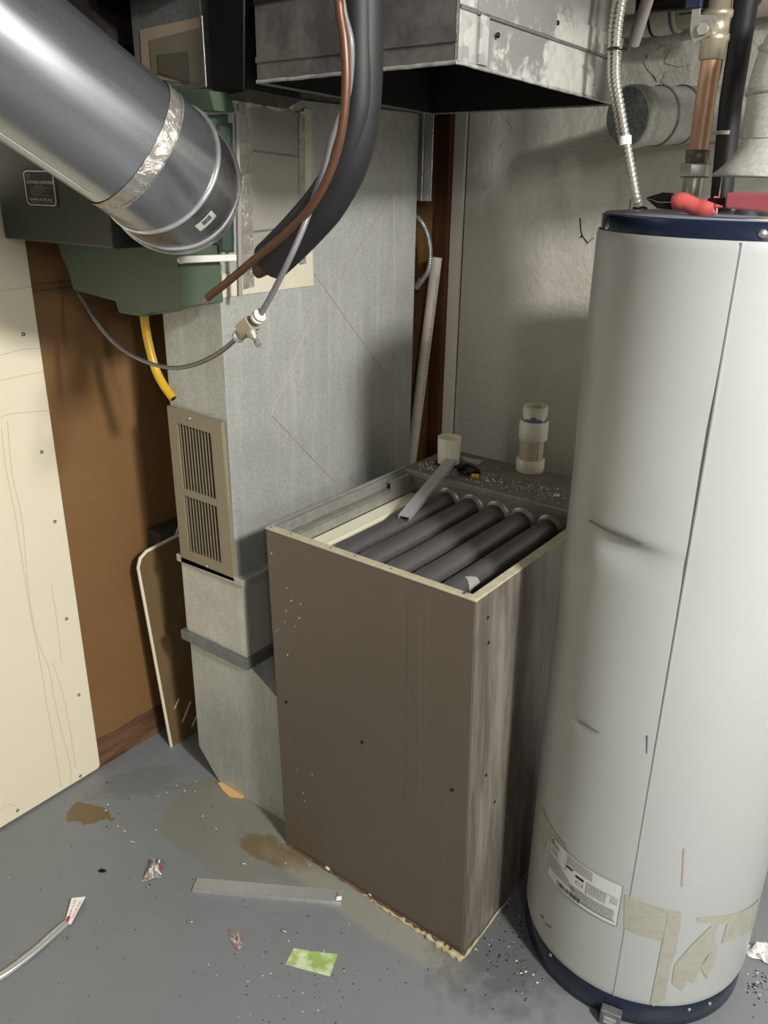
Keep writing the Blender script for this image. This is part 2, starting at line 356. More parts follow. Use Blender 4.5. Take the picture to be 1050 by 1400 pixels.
# back wall: brown framing behind the duct, grey masonry from the white trim rightwards
xt = -.655
wb = MB().box((xt, YW, 0), (3.5, YW+.12, ZC)).build('wall_back', 'masonry', kind='structure')
MB().box((XW, YW+.02, 0), (xt, YW+.12, ZC)).build('wall_back', 'hardboard', kind='structure')
MB().box((xt+.006, YW-.001, 0), (xt+.009, YW+.01, ZC)).build('wall_joint', 'stud', wb)
MB().box((xt-.028, YW-.012, 0), (xt+.006, YW+.03, ZC)).build('trim_1', 'trim', kind='structure')
xs_ = at(591, 400, 1, YW-.03).x
st = MB().box((xs_, YW-.03, 0), (xt-.03, YW+.03, ZC)).build('wall_stud', 'stud')
tag(st, 'dark red-brown wooden stud beside the white trim strip', 'stud')
st2 = MB().box((xs_-.12, YW-.02, 0), (xs_-.002, YW+.03, ZC)).build('wall_stud', 'stud_light')
tag(st2, 'lighter tan wooden stud just right of the tall metal duct', 'stud')
# cracks, blisters and drips in the grey paint
cr = MB()
def crack(pts, wd):
    P = [at(x, y, 1, YW-.0008) for x, y in pts]
    for a, c in zip(P, P[1:]):
        d = (c-a).normalized(); s_ = Vector((-d.z, 0, d.x))*wd
        cr.add([a+s_, a-s_, c-s_, c+s_], [(0, 1, 2, 3)])
crack([(793, 298), (794, 315), (796, 323), (800, 328), (804, 333)], .0016); crack([(796, 322), (793, 325)], .002); crack([(803, 332), (812, 325)], .0009)
crack([(691, 160), (700, 178)], .0005); crack([(632, 145), (636, 232)], .0006); crack([(884, 74), (883, 84), (887, 92), (891, 97), (893, 106), (898, 112)], .0007); crack([(912, 61), (903, 63), (896, 70), (892, 76)], .0004)
crack([(855, 300), (861, 285), (862, 272)], .0008)
cr.build('plaster_crack', 'dark_hole', wb)
bl = MB()
def blister(x, y, r, h=.35):
    p = at(x, y, 1, YW); bl.lathe(p+Vector((0, .001, 0)), [(r, 0), (r*.92, -r*h*.5), (r*.6, -r*h), (.0001, -r*h*1.15)], 12, (0, 1, 0))
blister(782, 436, .0075); blister(765, 478, .003, .8); blister(686, 198, .004, .8); blister(778, 540, .0025, .6); blister(740, 191, .003)
random.seed(3)
for i in range(9):
    blister(794-i*.9+random.uniform(-2.5, 2.5), 508+i*14+random.uniform(-4, 4), random.uniform(.002, .0045), .5)
blister(770, 640, .006, .5); blister(772, 634, .005, .5)
bl.build('paint_blister', 'masonry', wb)
for pts in ([(880, 84), (892, 72), (906, 63), (914, 70), (904, 84), (908, 97), (898, 108), (890, 100), (884, 94)], [(916, 68), (934, 60), (952, 74), (948, 88), (930, 92), (912, 88), (908, 84)], [(911, 98), (930, 98), (948, 96), (944, 110), (930, 120), (914, 118), (903, 112)]):
    MB().prism([at(x, y, 1, YW-.0005) for x, y in pts], (0, -.0022, 0)).build('plaster_flake', 'masonry', wb, bevel=.001)
MB().prism([at(x, y, 1, YW-.001) for x, y in [(898, 131), (905, 124), (915, 125), (924, 127), (925, 131)]], (0, .0008, 0)).build('bare_brick_patch', plain('bare_brick', (104, 74, 62), .8), wb)
# joists under the ceiling above the left wall
for i, yy in enumerate((-.9, -.45, .0, .45)):
    j = MB().box((XW, yy-.02, 2.22), (1.6, yy+.02, ZC)).build('ceiling_joist', 'joist')
    tag(j, ['old ceiling joist nearest the camera', 'old ceiling joist over the camera side of the humidifier', 'old ceiling joist above the furnace front', 'old ceiling joist above the rear of the furnace'][i], 'joist')
hd = MB().box((XW, -1.4, 1.80), (XW+.14, .86, 2.22)).build('shade_beam', 'joist')  # added block, its black colour stands for deep shadow in the joist cavity
tag(hd, 'near-black beam added for the deep shade along the top of the left wall', 'beam')

# cream panel on the left wall
pn = thing('wall_panel', (XW, -.6, 0), 'large cream painted panel fixed on the left wall, with nail holes', 'panel')
zb = .006; yR = -.118; r_ = .012
poly = [(XW+.014, -1.9, zb)]+[(XW+.014, yR-r_+r_*math.sin(a), zb+r_-r_*math.cos(a)) for a in [k*math.pi/12 for k in range(7)]]+[(XW+.014, yR-.002, 1.84), (XW+.014, -1.9, 1.84)]
MB().prism(poly, (-.013, 0, 0)).build('panel_sheet', 'panel', pn, bevel=.0015)
for x, y in [(32, 457), (57, 618), (75, 713), (91, 846), (108, 950), (110, 1061), (24, 1108)]:
    p = at(x, y, 0, XW+.0148)
    MB().lathe(p-Vector((.0012, 0, 0)), [(.0042, 0), (.0042, .0016), (.002, .0004), (.0001, .0002)], 10, (1, 0, 0)).build('nail_hole', 'dark_hole', pn)

MAT['pencil'] = plain('faint_brown_line', (186, 174, 146), .5)
for pts in ([(2, 585), (8, 640), (20, 700), (30, 765), (42, 840), (55, 905), (64, 962), (76, 1030), (84, 1076)], [(10, 575), (17, 650), (31, 715), (38, 800), (50, 870), (67, 915), (74, 955), (84, 1000), (96, 1045), (97, 1070)],
            [(0, 572), (14, 566), (70, 561)], [(0, 520), (40, 512), (60, 508)], [(0, 398), (44, 392)], [(0, 486), (30, 478), (58, 476)], [(72, 905), (86, 950), (96, 1000), (104, 1050)], [(0, 1108), (12, 1100), (22, 1102)], [(70, 800), (78, 850), (84, 905)]):
    sp_ = [at(x, y, 0, XW+.0144) for x, y in pts]; sp_ = [Vector((q.x, q.y, q.z)) for q in smooth_path(sp_, 3)]; pl_ = MB()
    for a, c in zip(sp_, sp_[1:]):
        d_ = (c-a).normalized(); w_ = Vector((0, -d_.z, d_.y))*.00055; pl_.add([a+w_, a-w_, c-w_, c+w_], [(0, 1, 2, 3)])
    pl_.build('drawn_line', 'pencil', pn)

# leaning brown board + small grey box
bd = thing('leaning_board', (-1.06, .2, 0), 'narrow brown board with pale edges leaning behind the metal duct boot', 'board')
def bp(y, z, dx=0): return Vector((-1.04-.055*z+dx, y, z))
pr = [bp(.07, .0), bp(.045, .58), bp(.055, .600), bp(.075, .612), bp(.42, .645), bp(.42, 0)]
MB().prism(pr, (-.010, 0, 0)).build('board_face', 'board_face', bd)
MB().tube([q+Vector((-.005, 0, 0)) for q in [bp(.069, 0), bp(.044, .58), bp(.054, .602), bp(.075, .614), bp(.42, .647)]], .0052, 8).build('board_edge', 'board_edge', bd, label='pale worn edge')
g = MB()
for x, y, l in [(243, 963, .022), (258, 968, .03), (266, 985, .03), (252, 982, .02)]:
    p = at(x, y, 0, -1.04); g.obox((-1.0375-.055*p.z, p.y, p.z), (.0008, 0, 0), (0, .0035, .001), (0, l*.35, l*.5))
g.build('paint_scrape', 'board_edge', bd)
gb = thing('wall_box', at(232, 740, 0, XW), 'small dark grey metal box on brown wall behind the leaning board', 'box')
p = at(232, 738, 0, -1.08)
MB().box((XW, p.y-.03, p.z-.05), (-1.085, p.y+.09, p.z+.03)).build('box_body', 'boxgrey', gb, bevel=.002)
MB().tube([(-1.083, p.y+.02, p.z+.0), (-1.083, p.y+.05, p.z+.045)], .004, 8).tube([(-1.083, p.y-.02, p.z-.05), (-1.083, p.y-.02, p.z-.015), (-1.083, p.y-.005, p.z-.01)], .003, 8).build('box_latch', 'nickel', gb)

# ================================================================ RETURN DUCT
DX0, DX1, DY0, DY1 = -.895, -.702, .05, .75
rd = thing('return_duct', (-.8, .4, 0), 'tall galvanised return air duct with diamond creases left of the furnace cabinet', 'duct')
MB().box((DX0, DY0, .655), (DX1, DY1, 1.70)).build('duct_shaft', 'galv', rd, bevel=.002)
MB().box((DX0-.004, DY0-.004, .44), (DX1+.024, DY1, .66)).build('duct_collar', 'galv_light', rd, bevel=.002)
MB().box((DX0-.012, DY0-.012, .652), (DX1+.034, DY1, .672)).build('drive_cleat', 'galv', rd, bevel=.003)
MB().box((DX0-.016, DY0-.016, .428), (DX1+.036, DY1, .456)).build('drive_cleat', 'galv_dark', rd, bevel=.003)
boot = [(DX0, DY0, .43), (DX0, DY0, .085), (DX0+.075, DY0, 0), (-.552, DY0, 0), (-.552, DY0, .36), (DX1+.03, DY0, .43)]
MB().prism(boot, (0, .62, 0)).build('duct_boot', 'galv', rd, bevel=.0015)
# creases on the right face
def P(px, py, off=.0): return at(px, py, 0, DX1+off)
cs = MB()
def rib(a, b_, w=.0016, h=.0008):
    a = P(*a); c = P(*b_); d = (c-a).normalized(); s_ = Vector((0, -d.z, d.y))*w; o = Vector((h, 0, 0))
    cs.add([a+s_, a-s_, c-s_, c+s_, a+o, c+o], [(0, 4, 5, 3), (4, 1, 2, 5), (0, 1, 4), (3, 5, 2)])
rib((371, 568), (441, 402)); rib((371, 568), (458, 660)); rib((437, 385), (537, 526)); rib((537, 528), (474, 655))
rib((455, 395), (540, 258)); rib((540, 252), (512, 200)); rib((437, 385), (426, 372)); rib((540, 160), (537, 640), .0008, .0008)
cs.build('cross_crease', 'panel_grey', rd)
# patch plate with tape on the right face
q = [P(332, 140), P(412, 156), P(414, 318), P(400, 372), P(338, 392)]
MB().prism([v+Vector((.0005, 0, 0)) for v in q], (.0025, 0, 0)).build('patch_plate', 'panel_grey', rd)
def strip(pts, name, mat, off=.003, th=.0015, parent=rd, label=None):
    return MB().prism([P(x, y, off) for x, y in pts], (th, 0, 0)).build(name, mat, parent, label=label)
strip([(326, 138), (342, 140), (347, 392), (332, 396)], 'foil_strip', 'foil')
strip([(341, 204), (412, 213), (412, 216), (341, 207)], 'plate_seam', 'galv_dark', .0032, .001)
strip([(343, 316), (404, 309), (404, 311), (343, 319)], 'plate_seam', 'galv_dark', .0032, .001)
strip([(408, 152), (416, 152), (418, 360), (409, 362)], 'foil_strip', 'foil', .0035)
strip([(415, 148), (425, 150), (427, 372), (417, 372)], 'tape_strip', 'beige_tape', .0028, label='beige tape strip down the right of the patch plate')
strip([(303, 375), (350, 365), (427, 358), (428, 390), (302, 407)], 'tape_strip', 'beige_tape', .0022, label='wide beige tape strip under the patch plate')
# foil wrap at the top of the shaft
w2 = MB(); random.seed(5)
prev = None
for i in range(15):
    t_ = i/14; px = 288+t_*112; py = 131+t_*14+random.uniform(-2, 2)
    a = P(px, py-3-random.uniform(0, 3), .006+random.uniform(0, .006)); c = P(px, py+5+random.uniform(0, 5), .003+random.uniform(0, .006))
    if prev: w2.add([prev[0], prev[1], c, a], [(0, 1, 2, 3)])
    prev = (a, c)
so = w2.build('foil_wrap', 'foil', rd, weld=True); m_ = so.modifiers.new('s', 'SOLIDIFY'); m_.thickness = .001
# grille
gr = thing('return_grille', (-.80, .046, .66), 'tan metal return grille with two banks of vertical louvres', 'grille')
A = [at(228, 555, 1, .038), at(302, 578, 1, .038), at(320, 795, 1, .038), at(248, 768, 1, .038)]
def G(u, v, y=.038):
    a = A[0].lerp(A[1], u); c = A[3].lerp(A[2], u); q = a.lerp(c, v); return Vector((q.x, y, q.z))
def gp(mb, u0, u1, v0, v1, y0=.038, y1=.0485):
    mb.hexa([G(u0, v1, y0), G(u1, v1, y0), G(u1, v1, y1), G(u0, v1, y1), G(u0, v0, y0), G(u1, v0, y0), G(u1, v0, y1), G(u0, v0, y1)])
fr = MB(); gp(fr, 0, .17, 0, 1); gp(fr, .80, 1, 0, 1); gp(fr, .17, .80, 0, .085); gp(fr, .17, .80, .49, .535); gp(fr, .17, .80, .905, 1)
fr.build('grille_frame', 'grille', gr)
bk = MB(); gp(bk, .1, .9, .05, .95, .047, .0488); bk.build('grille_backing', 'soot', gr)
for bank in ((.085, .49), (.535, .905)):
    for k in range(11):
        u = .185+k*.0575; s_ = MB()
        s_.hexa([G(u, bank[1], .046), G(u+.014, bank[1], .040), G(u+.032, bank[1], .040), G(u+.014, bank[1], .047), G(u, bank[0], .046), G(u+.014, bank[0], .040), G(u+.032, bank[0], .040), G(u+.014, bank[0], .047)])
        s_.build('louvre', 'grille', gr)
screw_head('screw', G(.42, .035, .038), (0, -1, 0), .005, gr); screw_head('screw', G(.5, .965, .038), (0, -1, 0), .004, gr)

# upper dark duct section with tape frame
ud = thing('upper_duct', (-.8, .4, 1.70), 'dark upper duct section with beige tape frame above the green humidifier', 'duct')
MB().box((DX0-.02, DY0, 1.70), (DX1-.01, DY1, 1.90)).build('duct_section', 'galv_dark', ud, bevel=.002)
MB().box((DX0-.06, DY0-.05, 1.862), (DX1-.01, DY1, 1.91)).build('duct_flange', 'black_foil', ud, bevel=.002)
MB().box((DX0-.04, DY0-.02, 1.91), (DX1-.01, DY1, ZC)).build('duct_riser', 'void_black', ud)
def Q(px, py, off=0): return at(px, py, 1, DY0-off)
def qs(pts, name, mat, off=.001, th=.0015):
    MB().prism([Q(x, y, off) for x, y in pts], (0, -th, 0)).build(name, mat, ud)
qs([(192, 41), (276, 23), (281, 118), (196, 105)], 'tape_frame', 'shaded_tape')
qs([(205, 55), (274, 38), (278, 116), (208, 100)], 'tape_sheet', 'shaded_sheet', .0027)
qs([(216, 75), (258, 70), (262, 114), (218, 100)], 'cover_plate', 'shaded_plate', .0044)
MB().tube([Q(276, 22, .004), Q(279, 70, .004), Q(282, 119, .004)], .0022, 6).build('metal_lip', 'bare', ud)
# dark wrapped transition between the upper duct and the plenum
tr = MB()
qa, qb_ = at(289, 134, 0, -.698), at(392, 150, 0, -.698)
tr.hexa([(-.698, .055, qa.z), (-.640, .085, qa.z+.012), (-.640, qb_.y-.02, qb_.z+.012), (-.698, qb_.y, qb_.z), (-.698, .055, 2.2), (-.60, .085, 2.2), (-.60, .30, 2.2), (-.698, .30, 2.2)])
tro = tr.build('duct_transition', 'black_foil', bevel=.004)
tag(tro, 'shiny black wrapped duct transition between tall duct and hanging plenum', 'duct')

# ================================================================ PLENUM (hanging, open underneath)
pl = thing('supply_plenum', (-.3, .3, 1.69), 'open-bottomed dull metal supply plenum hanging above the furnace cabinet', 'duct')
F0 = Vector((-.072, -.065, 1.697)); B0 = Vector((-.578, .62, 1.689)); R0 = Vector((-.105, .56, 1.689)); L0 = Vector((-.535, -.03, 1.700))
FL = at(352, 112, 1, -.035); TH = .004; ZT = 2.2
def wallq(a, b, name, mat, inner=True):
    mb = MB(); up = Vector((0, 0, ZT)); d = (b-a); n_ = Vector((-d.y, d.x, 0)).normalized()*TH
    mb.hexa([a, b, b+n_, a+n_, Vector((a.x, a.y, ZT)), Vector((b.x, b.y, ZT)), Vector((b.x+n_.x, b.y+n_.y, ZT)), Vector((a.x+n_.x, a.y+n_.y, ZT))])
    o = mb.build(name, [mat], pl); return o
wallq(FL, F0, 'plenum_front', 'plenum_front'); wallq(F0, R0, 'plenum_side', 'plenum_side')
wallq(R0, B0, 'plenum_back', 'void_black'); wallq(B0, FL, 'plenum_side', 'void_black')
ins = MB(); i_ = .006
def inset(p, dx, dy): return Vector((p.x+dx, p.y+dy, p.z+.004))
a, c, d, e = inset(FL, i_, i_), inset(F0, -i_, i_), inset(R0, -i_, -i_), inset(B0, i_, -i_)
for p0, p1 in ((a, c), (c, d), (d, e), (e, a)):
    ins.add([p0, p1, Vector((p1.x, p1.y, ZT)), Vector((p0.x, p0.y, ZT))], [(0, 1, 2, 3)])
ins.add([Vector((p.x, p.y, ZT)) for p in (a, c, d, e)], [(0, 1, 2, 3)])
lo = ins.build('plenum_void_lining', 'void_black', pl)
# lip, seams and strips
def edge_tube(a, b, r, name, mat, jit=.0, n=24):
    pts = [a.lerp(b, k/n)+Vector((random.uniform(-jit, jit), random.uniform(-jit, jit), random.uniform(-jit, jit))) for k in range(n+1)]
    return MB().tube(pts, r, 6).build(name, mat, pl)
edge_tube(FL, F0, .003, 'bottom_lip', 'white_rust', .0006); edge_tube(F0, R0, .0028, 'bottom_lip', 'white_rust', .0005)
edge_tube(B0, R0, .0035, 'bottom_lip', 'galv_dark', .0005); edge_tube(B0, FL, .0035, 'bottom_lip', 'galv_dark', .0005)
nrm = (R0-F0).cross(Vector((0, 0, 1))).normalized()
def PS(t_, z, off): q = F0.lerp(R0, t_); return Vector((q.x, q.y, z))+nrm*off
def sidestrip(t0, t1, z0, z1, name, mat, h=.003):
    MB().hexa([PS(t0, z0, 0), PS(t1, z0, 0), PS(t1, z0, h), PS(t0, z0, h), PS(t0, z1, 0), PS(t1, z1, 0), PS(t1, z1, h), PS(t0, z1, h)]).build(name, mat, pl, bevel=.0008)
sidestrip(0, .075, 1.699, 2.19, 'corner_strip', 'white_rust', .002); sidestrip(0, 1, 1.760, 1.766, 'side_seam', 'galv_dark', .004)
sidestrip(0.075, 1, 1.7635, 1.80, 'side_band', 'plenum_side', .005); sidestrip(.09, .13, 1.70, 2.19, 'drive_strip', 'white_rust', .004)
fn = (F0-FL).cross(Vector((0, 0, 1))).normalized()
def PF(t_, z, off): q = FL.lerp(F0, t_); return Vector((q.x, q.y, z))+fn*off
for z0, z1, m in ((1.722, 1.730, 'plenum_front'), (1.805, 1.815, 'black_foil')):
    MB().hexa([PF(0, z0, 0), PF(1, z0, 0), PF(1, z0, .003), PF(0, z0, .003), PF(0, z1, 0), PF(1, z1, 0), PF(1, z1, .003), PF(0, z1, .003)]).build('front_seam', m, pl)
for t_, z in ((.17, 1.742), (.5, 1.785), (.97, 1.745)): screw_head('screw', PS(t_, z, .005), nrm, .004, pl, 'black_steel')
# small hanging cleat strip right of the duct
hc = thing('hanging_cleat', (-.72, .77, 1.46), 'short galvanised metal cleat strip hanging at the duct rear edge', 'metal strip')
c0, c1 = at(557, 150, 1, .765), at(586, 275, 1, .765)
cx0, cx1 = at(558, 272, 1, .765).x, at(589, 273, 1, .765).x
MB().box((cx0, .762, c1.z), (cx0+(cx1-cx0)*.62, .766, 1.74)).box((cx0+(cx1-cx0)*.62, .765, c1.z), (cx1, .768, 1.74)).build('cleat_plate', 'galv', hc, bevel=.001)
MB().cyl((cx0+(cx1-cx0)*.62, .7615, c1.z), (cx0+(cx1-cx0)*.62, .7615, 1.74), .0025, 8).build('cleat_fold', 'bare', hc)
MB().tube([(cx1+random.uniform(-.001, .001), .764, c1.z+k*.012) for k in range(22)], .0016, 6).build('cleat_edge', 'bare', hc)
screw_head('screw', at(571, 255, 1, .762), (0, -1, 0), .003, hc)

# ================================================================ HUMIDIFIER
hm = thing('humidifier', (-.8, -.02, 1.33), 'dark green metal humidifier mounted on the tall duct, with black rating plate', 'humidifier')
HX = -.648; HF = -.092
MB().box((XW+.022, -.17, 1.418), (-.74, .045, 1.70)).build('motor_housing', 'green_dark', hm, bevel=.004)
MB().box((-1.0, HF, 1.425), (HX, .048, 1.655)).build('humidifier_body', 'green_mid', hm, bevel=.003)
# drip pan with stepped underside
pan = [at(x, y, 1, HF+.002) for x, y in [(76, 330), (82, 346), (94, 374), (100, 397), (157, 412), (162, 428), (193, 433), (204, 428), (250, 421), (242, 338)]]
MB().prism(pan, (0, .105, 0)).build('drip_pan', 'green', hm, bevel=.003)
# rim frame on the right face
def H(px, py, off=0): return at(px, py, 0, HX+off)
fm = MB()
for pts in ([(320, 152), (324, 152), (329, 405), (324, 405)], [(262, 153), (320, 151), (320, 156), (262, 158)]):
    fm.prism([H(x, y, 0) for x, y in pts], (.006, 0, 0))
fm.build('mounting_rim', 'panel_grey', hm)
MB().prism([H(x, y, .0005) for x, y in [(296, 168), (317, 168), (319, 345), (300, 345)]], (.002, 0, 0)).build('recess_panel', 'green_dark', hm)
MB().prism([H(x, y, .001) for x, y in [(299, 172), (313, 174), (315, 342), (303, 342)]], (.003, 0, 0)).build('access_door', 'green_mid', hm)
a = H(246, 355, .012); c = H(322, 352, .012)
MB().obox((a+c)/2, (c-a)/2, (0.004, 0, 0), (0, 0, .0065)).cyl(a, a+Vector((.006, 0, 0)), .007, 12).build('latch_bar', 'white_plastic', hm, bevel=.002, label='white latch bar')
tp = MB().prism([at(x, y, 1, -.02) for x, y in [(232, 116), (286, 124), (293, 151), (262, 151)]], (0, .05, 0)).build('top_cap', 'green', hm)
MB().box((-.80, HF+.03, 1.300), (-.74, HF+.07, 1.322)).build('drain_spout', 'green_dark', hm, bevel=.002)
# rating plate
lp = at(54, 258, 1, -.171); LW, LH = .0335, .0375
p00 = at(32, 233, 1, -.1705); p10 = at(73, 234, 1, -.1705); p11 = at(79, 282, 1, -.1705); p01 = at(38, 280, 1, -.1705)
LW = (p10-p00).length; LH = (p00-p01).length
def lab(u, v, o=0): return Vector((p01.x+u*LW, -.1712-o, p01.z+v*LH))
def rrect(u0, v0, u1, v1, r, n=5):
    out = []
    for cx, cy, a0 in ((u1-r, v0+r, -90), (u1-r, v1-r, 0), (u0+r, v1-r, 90), (u0+r, v0+r, 180)):
        for k in range(n+1):
            a = math.radians(a0+90*k/n); out.append((cx+r*math.cos(a), cy+r*math.sin(a)))
    return out
MB().prism([lab(*q) for q in rrect(-.05, -.05, 1.05, 1.05, .1)], (0, .0014, 0)).build('rating_plate', 'black_ink', hm, label='black rating plate with pale border')
bo = MB(); o1 = rrect(0, 0, 1, 1, .12); o2 = rrect(.03, .03, .97, .97, .1); n = len(o1)
bo.add([lab(*q, .0004) for q in o1]+[lab(*q, .0004) for q in o2], [(i, (i+1) % n, n+(i+1) % n, n+i) for i in range(n)])
def lt(s_, size, u, v, mi=0, al='LEFT', sx=1): text_mb(bo, s_, size, lambda x, y: lab(u+x*sx, v+y, .0005), mi, al)
lt('POWER HUMIDIFIER', .125, .98, .625, 0, 'RIGHT', .72); lt('GENERAL FILTERS, INC.', .105, .5, .14, 0, 'CENTER', .72)
for u0, u1, v in ((.09, .22, .86), (.12, .2, .8), (.14, .18, .75)): bo.add([lab(u0, v, .0005), lab(u1, v, .0005), lab(u1, v+.03, .0005), lab(u0, v+.03, .0005)], [(0, 1, 2, 3)], 1)
bo.add([lab(.08, .63, .0005), lab(.25, .63, .0005), lab(.25, .71, .0005), lab(.08, .71, .0005)], [(0, 1, 2, 3)], 1)
for k, (u0, u1) in enumerate(((.35, .65), (.18, .82), (.18, .7), (.18, .68), (.18, .55), (.18, .78))):
    v = .56-k*.055; bo.add([lab(u0, v, .0005), lab(u1, v, .0005), lab(u1, v+.018, .0005), lab(u0, v+.018, .0005)], [(0, 1, 2, 3)], 1)
for u0, u1 in ((.14, .42), (.58, .92)): bo.add([lab(u0, .085, .0005), lab(u1, .085, .0005), lab(u1, .105, .0005), lab(u0, .105, .0005)], [(0, 1, 2, 3)], 1)
bo.build('plate_lettering', ['white_ink', 'dim_ink'], hm)

# ================================================================ BIG ROUND PIPE
rp = thing('vent_pipe', (-.45, -.27, 1.5), 'large shiny round metal vent pipe with elbow crossing the upper left', 'pipe')
dd = Vector((.191, .81, -.554)).normalized()
d0 = ((182-525)*CR-(201-700)*CU+FPX*CF); P0 = CC+d0/FPX*1.185
ee = Vector((-.80, .58, -.12)).normalized()
RP = .098
MB().tube([P0-dd*1.45, P0-dd*.7, P0-dd*.008], RP, 64, caps=False).build('pipe_run', 'pipe', rp)
sd = CR*-.42-CU*.72-CF*.35; sd = (sd-dd*sd.dot(dd)).normalized()
MB().tube([P0-dd*1.45+sd*(RP+.0002), P0-dd*.03+sd*(RP+.0002)], .0012, 6).build('pipe_seam', 'bare', rp)
MB().tube([P0-dd*.012, P0+dd*.012], RP+.0018, 64, caps=False).build('foil_joint', 'foil', rp, label='crinkled foil tape joint')
# gored elbow: three gores between dd and ee
def sl(t_): return (dd*(1-t_)+ee*t_).normalized()
cpt = P0.copy(); pts = [cpt.copy()]
gores = []
for k, t_ in enumerate((.2, .55, .9)):
    nx = cpt+sl(t_)*(.05, .05, .045)[k]; gores.append((cpt.copy(), nx.copy(), sl(t_))); cpt = nx
for k, (a, c, d_) in enumerate(gores):
    # ring planes bisect neighbouring gores
    prevd = gores[k-1][2] if k else dd; nextd = gores[k+1][2] if k+1 < len(gores) else ee
    def ring(cn, nrm_, d, r):
        nrm_ = nrm_.normalized(); u = d.cross(Vector((0, 0, 1))).normalized(); v = d.cross(u); out = []
        for i in range(64):
            w_ = (u*math.cos(i*math.pi/32)+v*math.sin(i*math.pi/32))*r; out.append(cn+w_-d*(w_.dot(nrm_)/d.dot(nrm_)))
        return out
    r_1 = RP+.002+.001*k
    MB().rings([ring(a, prevd+d_, d_, r_1), ring(c, nextd+d_, d_, r_1)], caps=False).build('elbow_gore', 'pipe', rp)
    rg = ring(c, nextd+d_, d_, r_1+.0005)
    MB().tube(rg+[rg[0]], .0036, 8, caps=False).build('elbow_bead', 'bare', rp)
MB().tube([cpt, cpt+ee*.09], RP-.004, 64, caps=False).build('pipe_collar', 'pipe', rp)
MB().tube([cpt+ee*.055, cpt+ee*.06], RP+.001, 48).build('elbow_bead', 'bare', rp)
# barcode sticker, on the last gore
dst = (282-525)*CR-(303-700)*CU+FPX*CF; dst.normalize()
a, c, d_ = gores[-1]
for a, c, d_ in gores[1:2]: pass
oc = CC-a; A_ = dst-d_*dst.dot(d_); B_ = oc-d_*oc.dot(d_); qa = A_.dot(A_); qb = 2*A_.dot(B_); qc = B_.dot(B_)-(RP+.006)**2
disc = qb*qb-4*qa*qc
if disc > 0:
    hp = CC+dst*((-qb-math.sqrt(disc))/(2*qa)); ctr = a+d_*(hp-a).dot(d_); nr = (hp-ctr).normalized(); tg = nr.cross(d_)
    def stk(u, v, o=0):
        an = u/(RP+.006); return ctr+d_*v+(nr*math.cos(an)+tg*math.sin(an))*(RP+.006+o)
    sk = MB(); W_, H_ = .017, .0115; N_ = 6
    sgn = 1 if (stk(.01, 0)-hp).dot(CR) > 0 else -1
    def sq(u0, u1, v0, v1, o, mi):
        for i in range(N_):
            a0 = u0+(u1-u0)*i/N_; a1 = u0+(u1-u0)*(i+1)/N_
            sk.add([stk(a0, v0, o), stk(a1, v0, o), stk(a1, v1, o), stk(a0, v1, o)], [(0, 1, 2, 3)], mi)
    sq(-W_, W_, -H_, H_, 0, 0)
    u = -.006
    for k in range(9):
        wdt = (.0006, .0012, .0008, .0016)[k % 4]; sq(u, u+wdt, -H_*.75, H_*.35, .0004, 1); u += wdt+.0009
    sk.build('barcode_sticker', ['label_paper', 'black_ink'], rp, label='white barcode sticker')

# ================================================================ LINES AND HOSES
ih = thing('insulated_line', at(500, 100, 1, -.2), 'thick black foam insulated refrigerant hose curving down with cut end', 'hose')
def path(pts, y, n=8, up=True):
    P = [at(x, yy, 1, y if not callable(y) else y(i)) for i, (x, yy) in enumerate(pts)]
    if up: P = [Vector((P[0].x, P[0].y, 2.44)), Vector((P[0].x, P[0].y, 2.1))]+P
    return smooth_path(P, n)
yy_ = -.26
hp_ = path([(498, -60), (498, 20), (497, 100), (492, 165), (477, 222), (449, 272), (420, 307), (392, 336), (370, 357)], yy_)
MB().tube(hp_, [.0235+.0045*max(0, min(1, (i-40)/18)) for i in range(len(hp_))], 28).build('foam_sleeve', 'foam', ih)
hp2 = path([(491, -60), (491, 40), (491, 120), (486, 165), (472, 212), (446, 256), (424, 286)], yy_-.012)
MB().tube(hp2, .017, 20).build('foam_sleeve', 'foam', ih, label='second thinner foam sleeve taped alongside')
e0 = at(376, 360, 1, yy_); e1 = at(352, 371, 1, yy_)
MB().cyl(e0, e1, .0105, 20).build('cut_copper_stub', 'copper_old', ih); MB().cyl(e1-(e0-e1)*.02, e1+(e1-e0)*.03, .0085, 20).build('stub_bore', 'dark_hole', ih)
cl = thing('copper_line', at(470, 100, 1, -.3), 'thin tarnished copper line with a pinched end beside black hose', 'pipe')
cp = path([(461, -60), (464, 10), (471, 60), (473, 120), (466, 185), (449, 240), (425, 283), (392, 318), (350, 353), (313, 384), (284, 407)], -.312)
MB().tube(cp, .0056, 12).build('copper_tube', 'copper_old', cl)
MB().tube([cp[-1], at(277, 412, 1, -.312)], [.0056, .0012], 12).build('pinched_tip', 'copper', cl)
wt = thing('water_tube', at(400, 350, 1, -.3), 'thin grey plastic water tube running through brass valve to humidifier', 'tube')
MB().tube(path([(467, -60), (469, 10), (480, 60), (477, 120), (466, 155), (453, 190), (442, 232), (428, 275), (412, 318), (393, 360), (372, 402), (356, 430)], lambda i: (-.30, -.30, -.298, -.295, -.295, -.295, -.295, -.298, -.315, -.33, -.33, -.33)[i]), .0042, 10).build('upper_tube', 'grey_hose', wt)
pA = [(322, 464), (300, 482), (270, 497), (235, 503), (195, 493), (160, 472), (135, 445), (118, 418), (107, 400)]
MB().tube(smooth_path([at(x, y, 1, -.33+i*.031) for i, (x, y) in enumerate(pA)], 8), .0036, 10).build('lower_tube', 'grey_hose', wt)
va = at(356, 430, 1, -.33); vb = at(322, 464, 1, -.33); vd = (vb-va).normalized(); vx = vd.cross(Vector((0, 1, 0))).normalized()
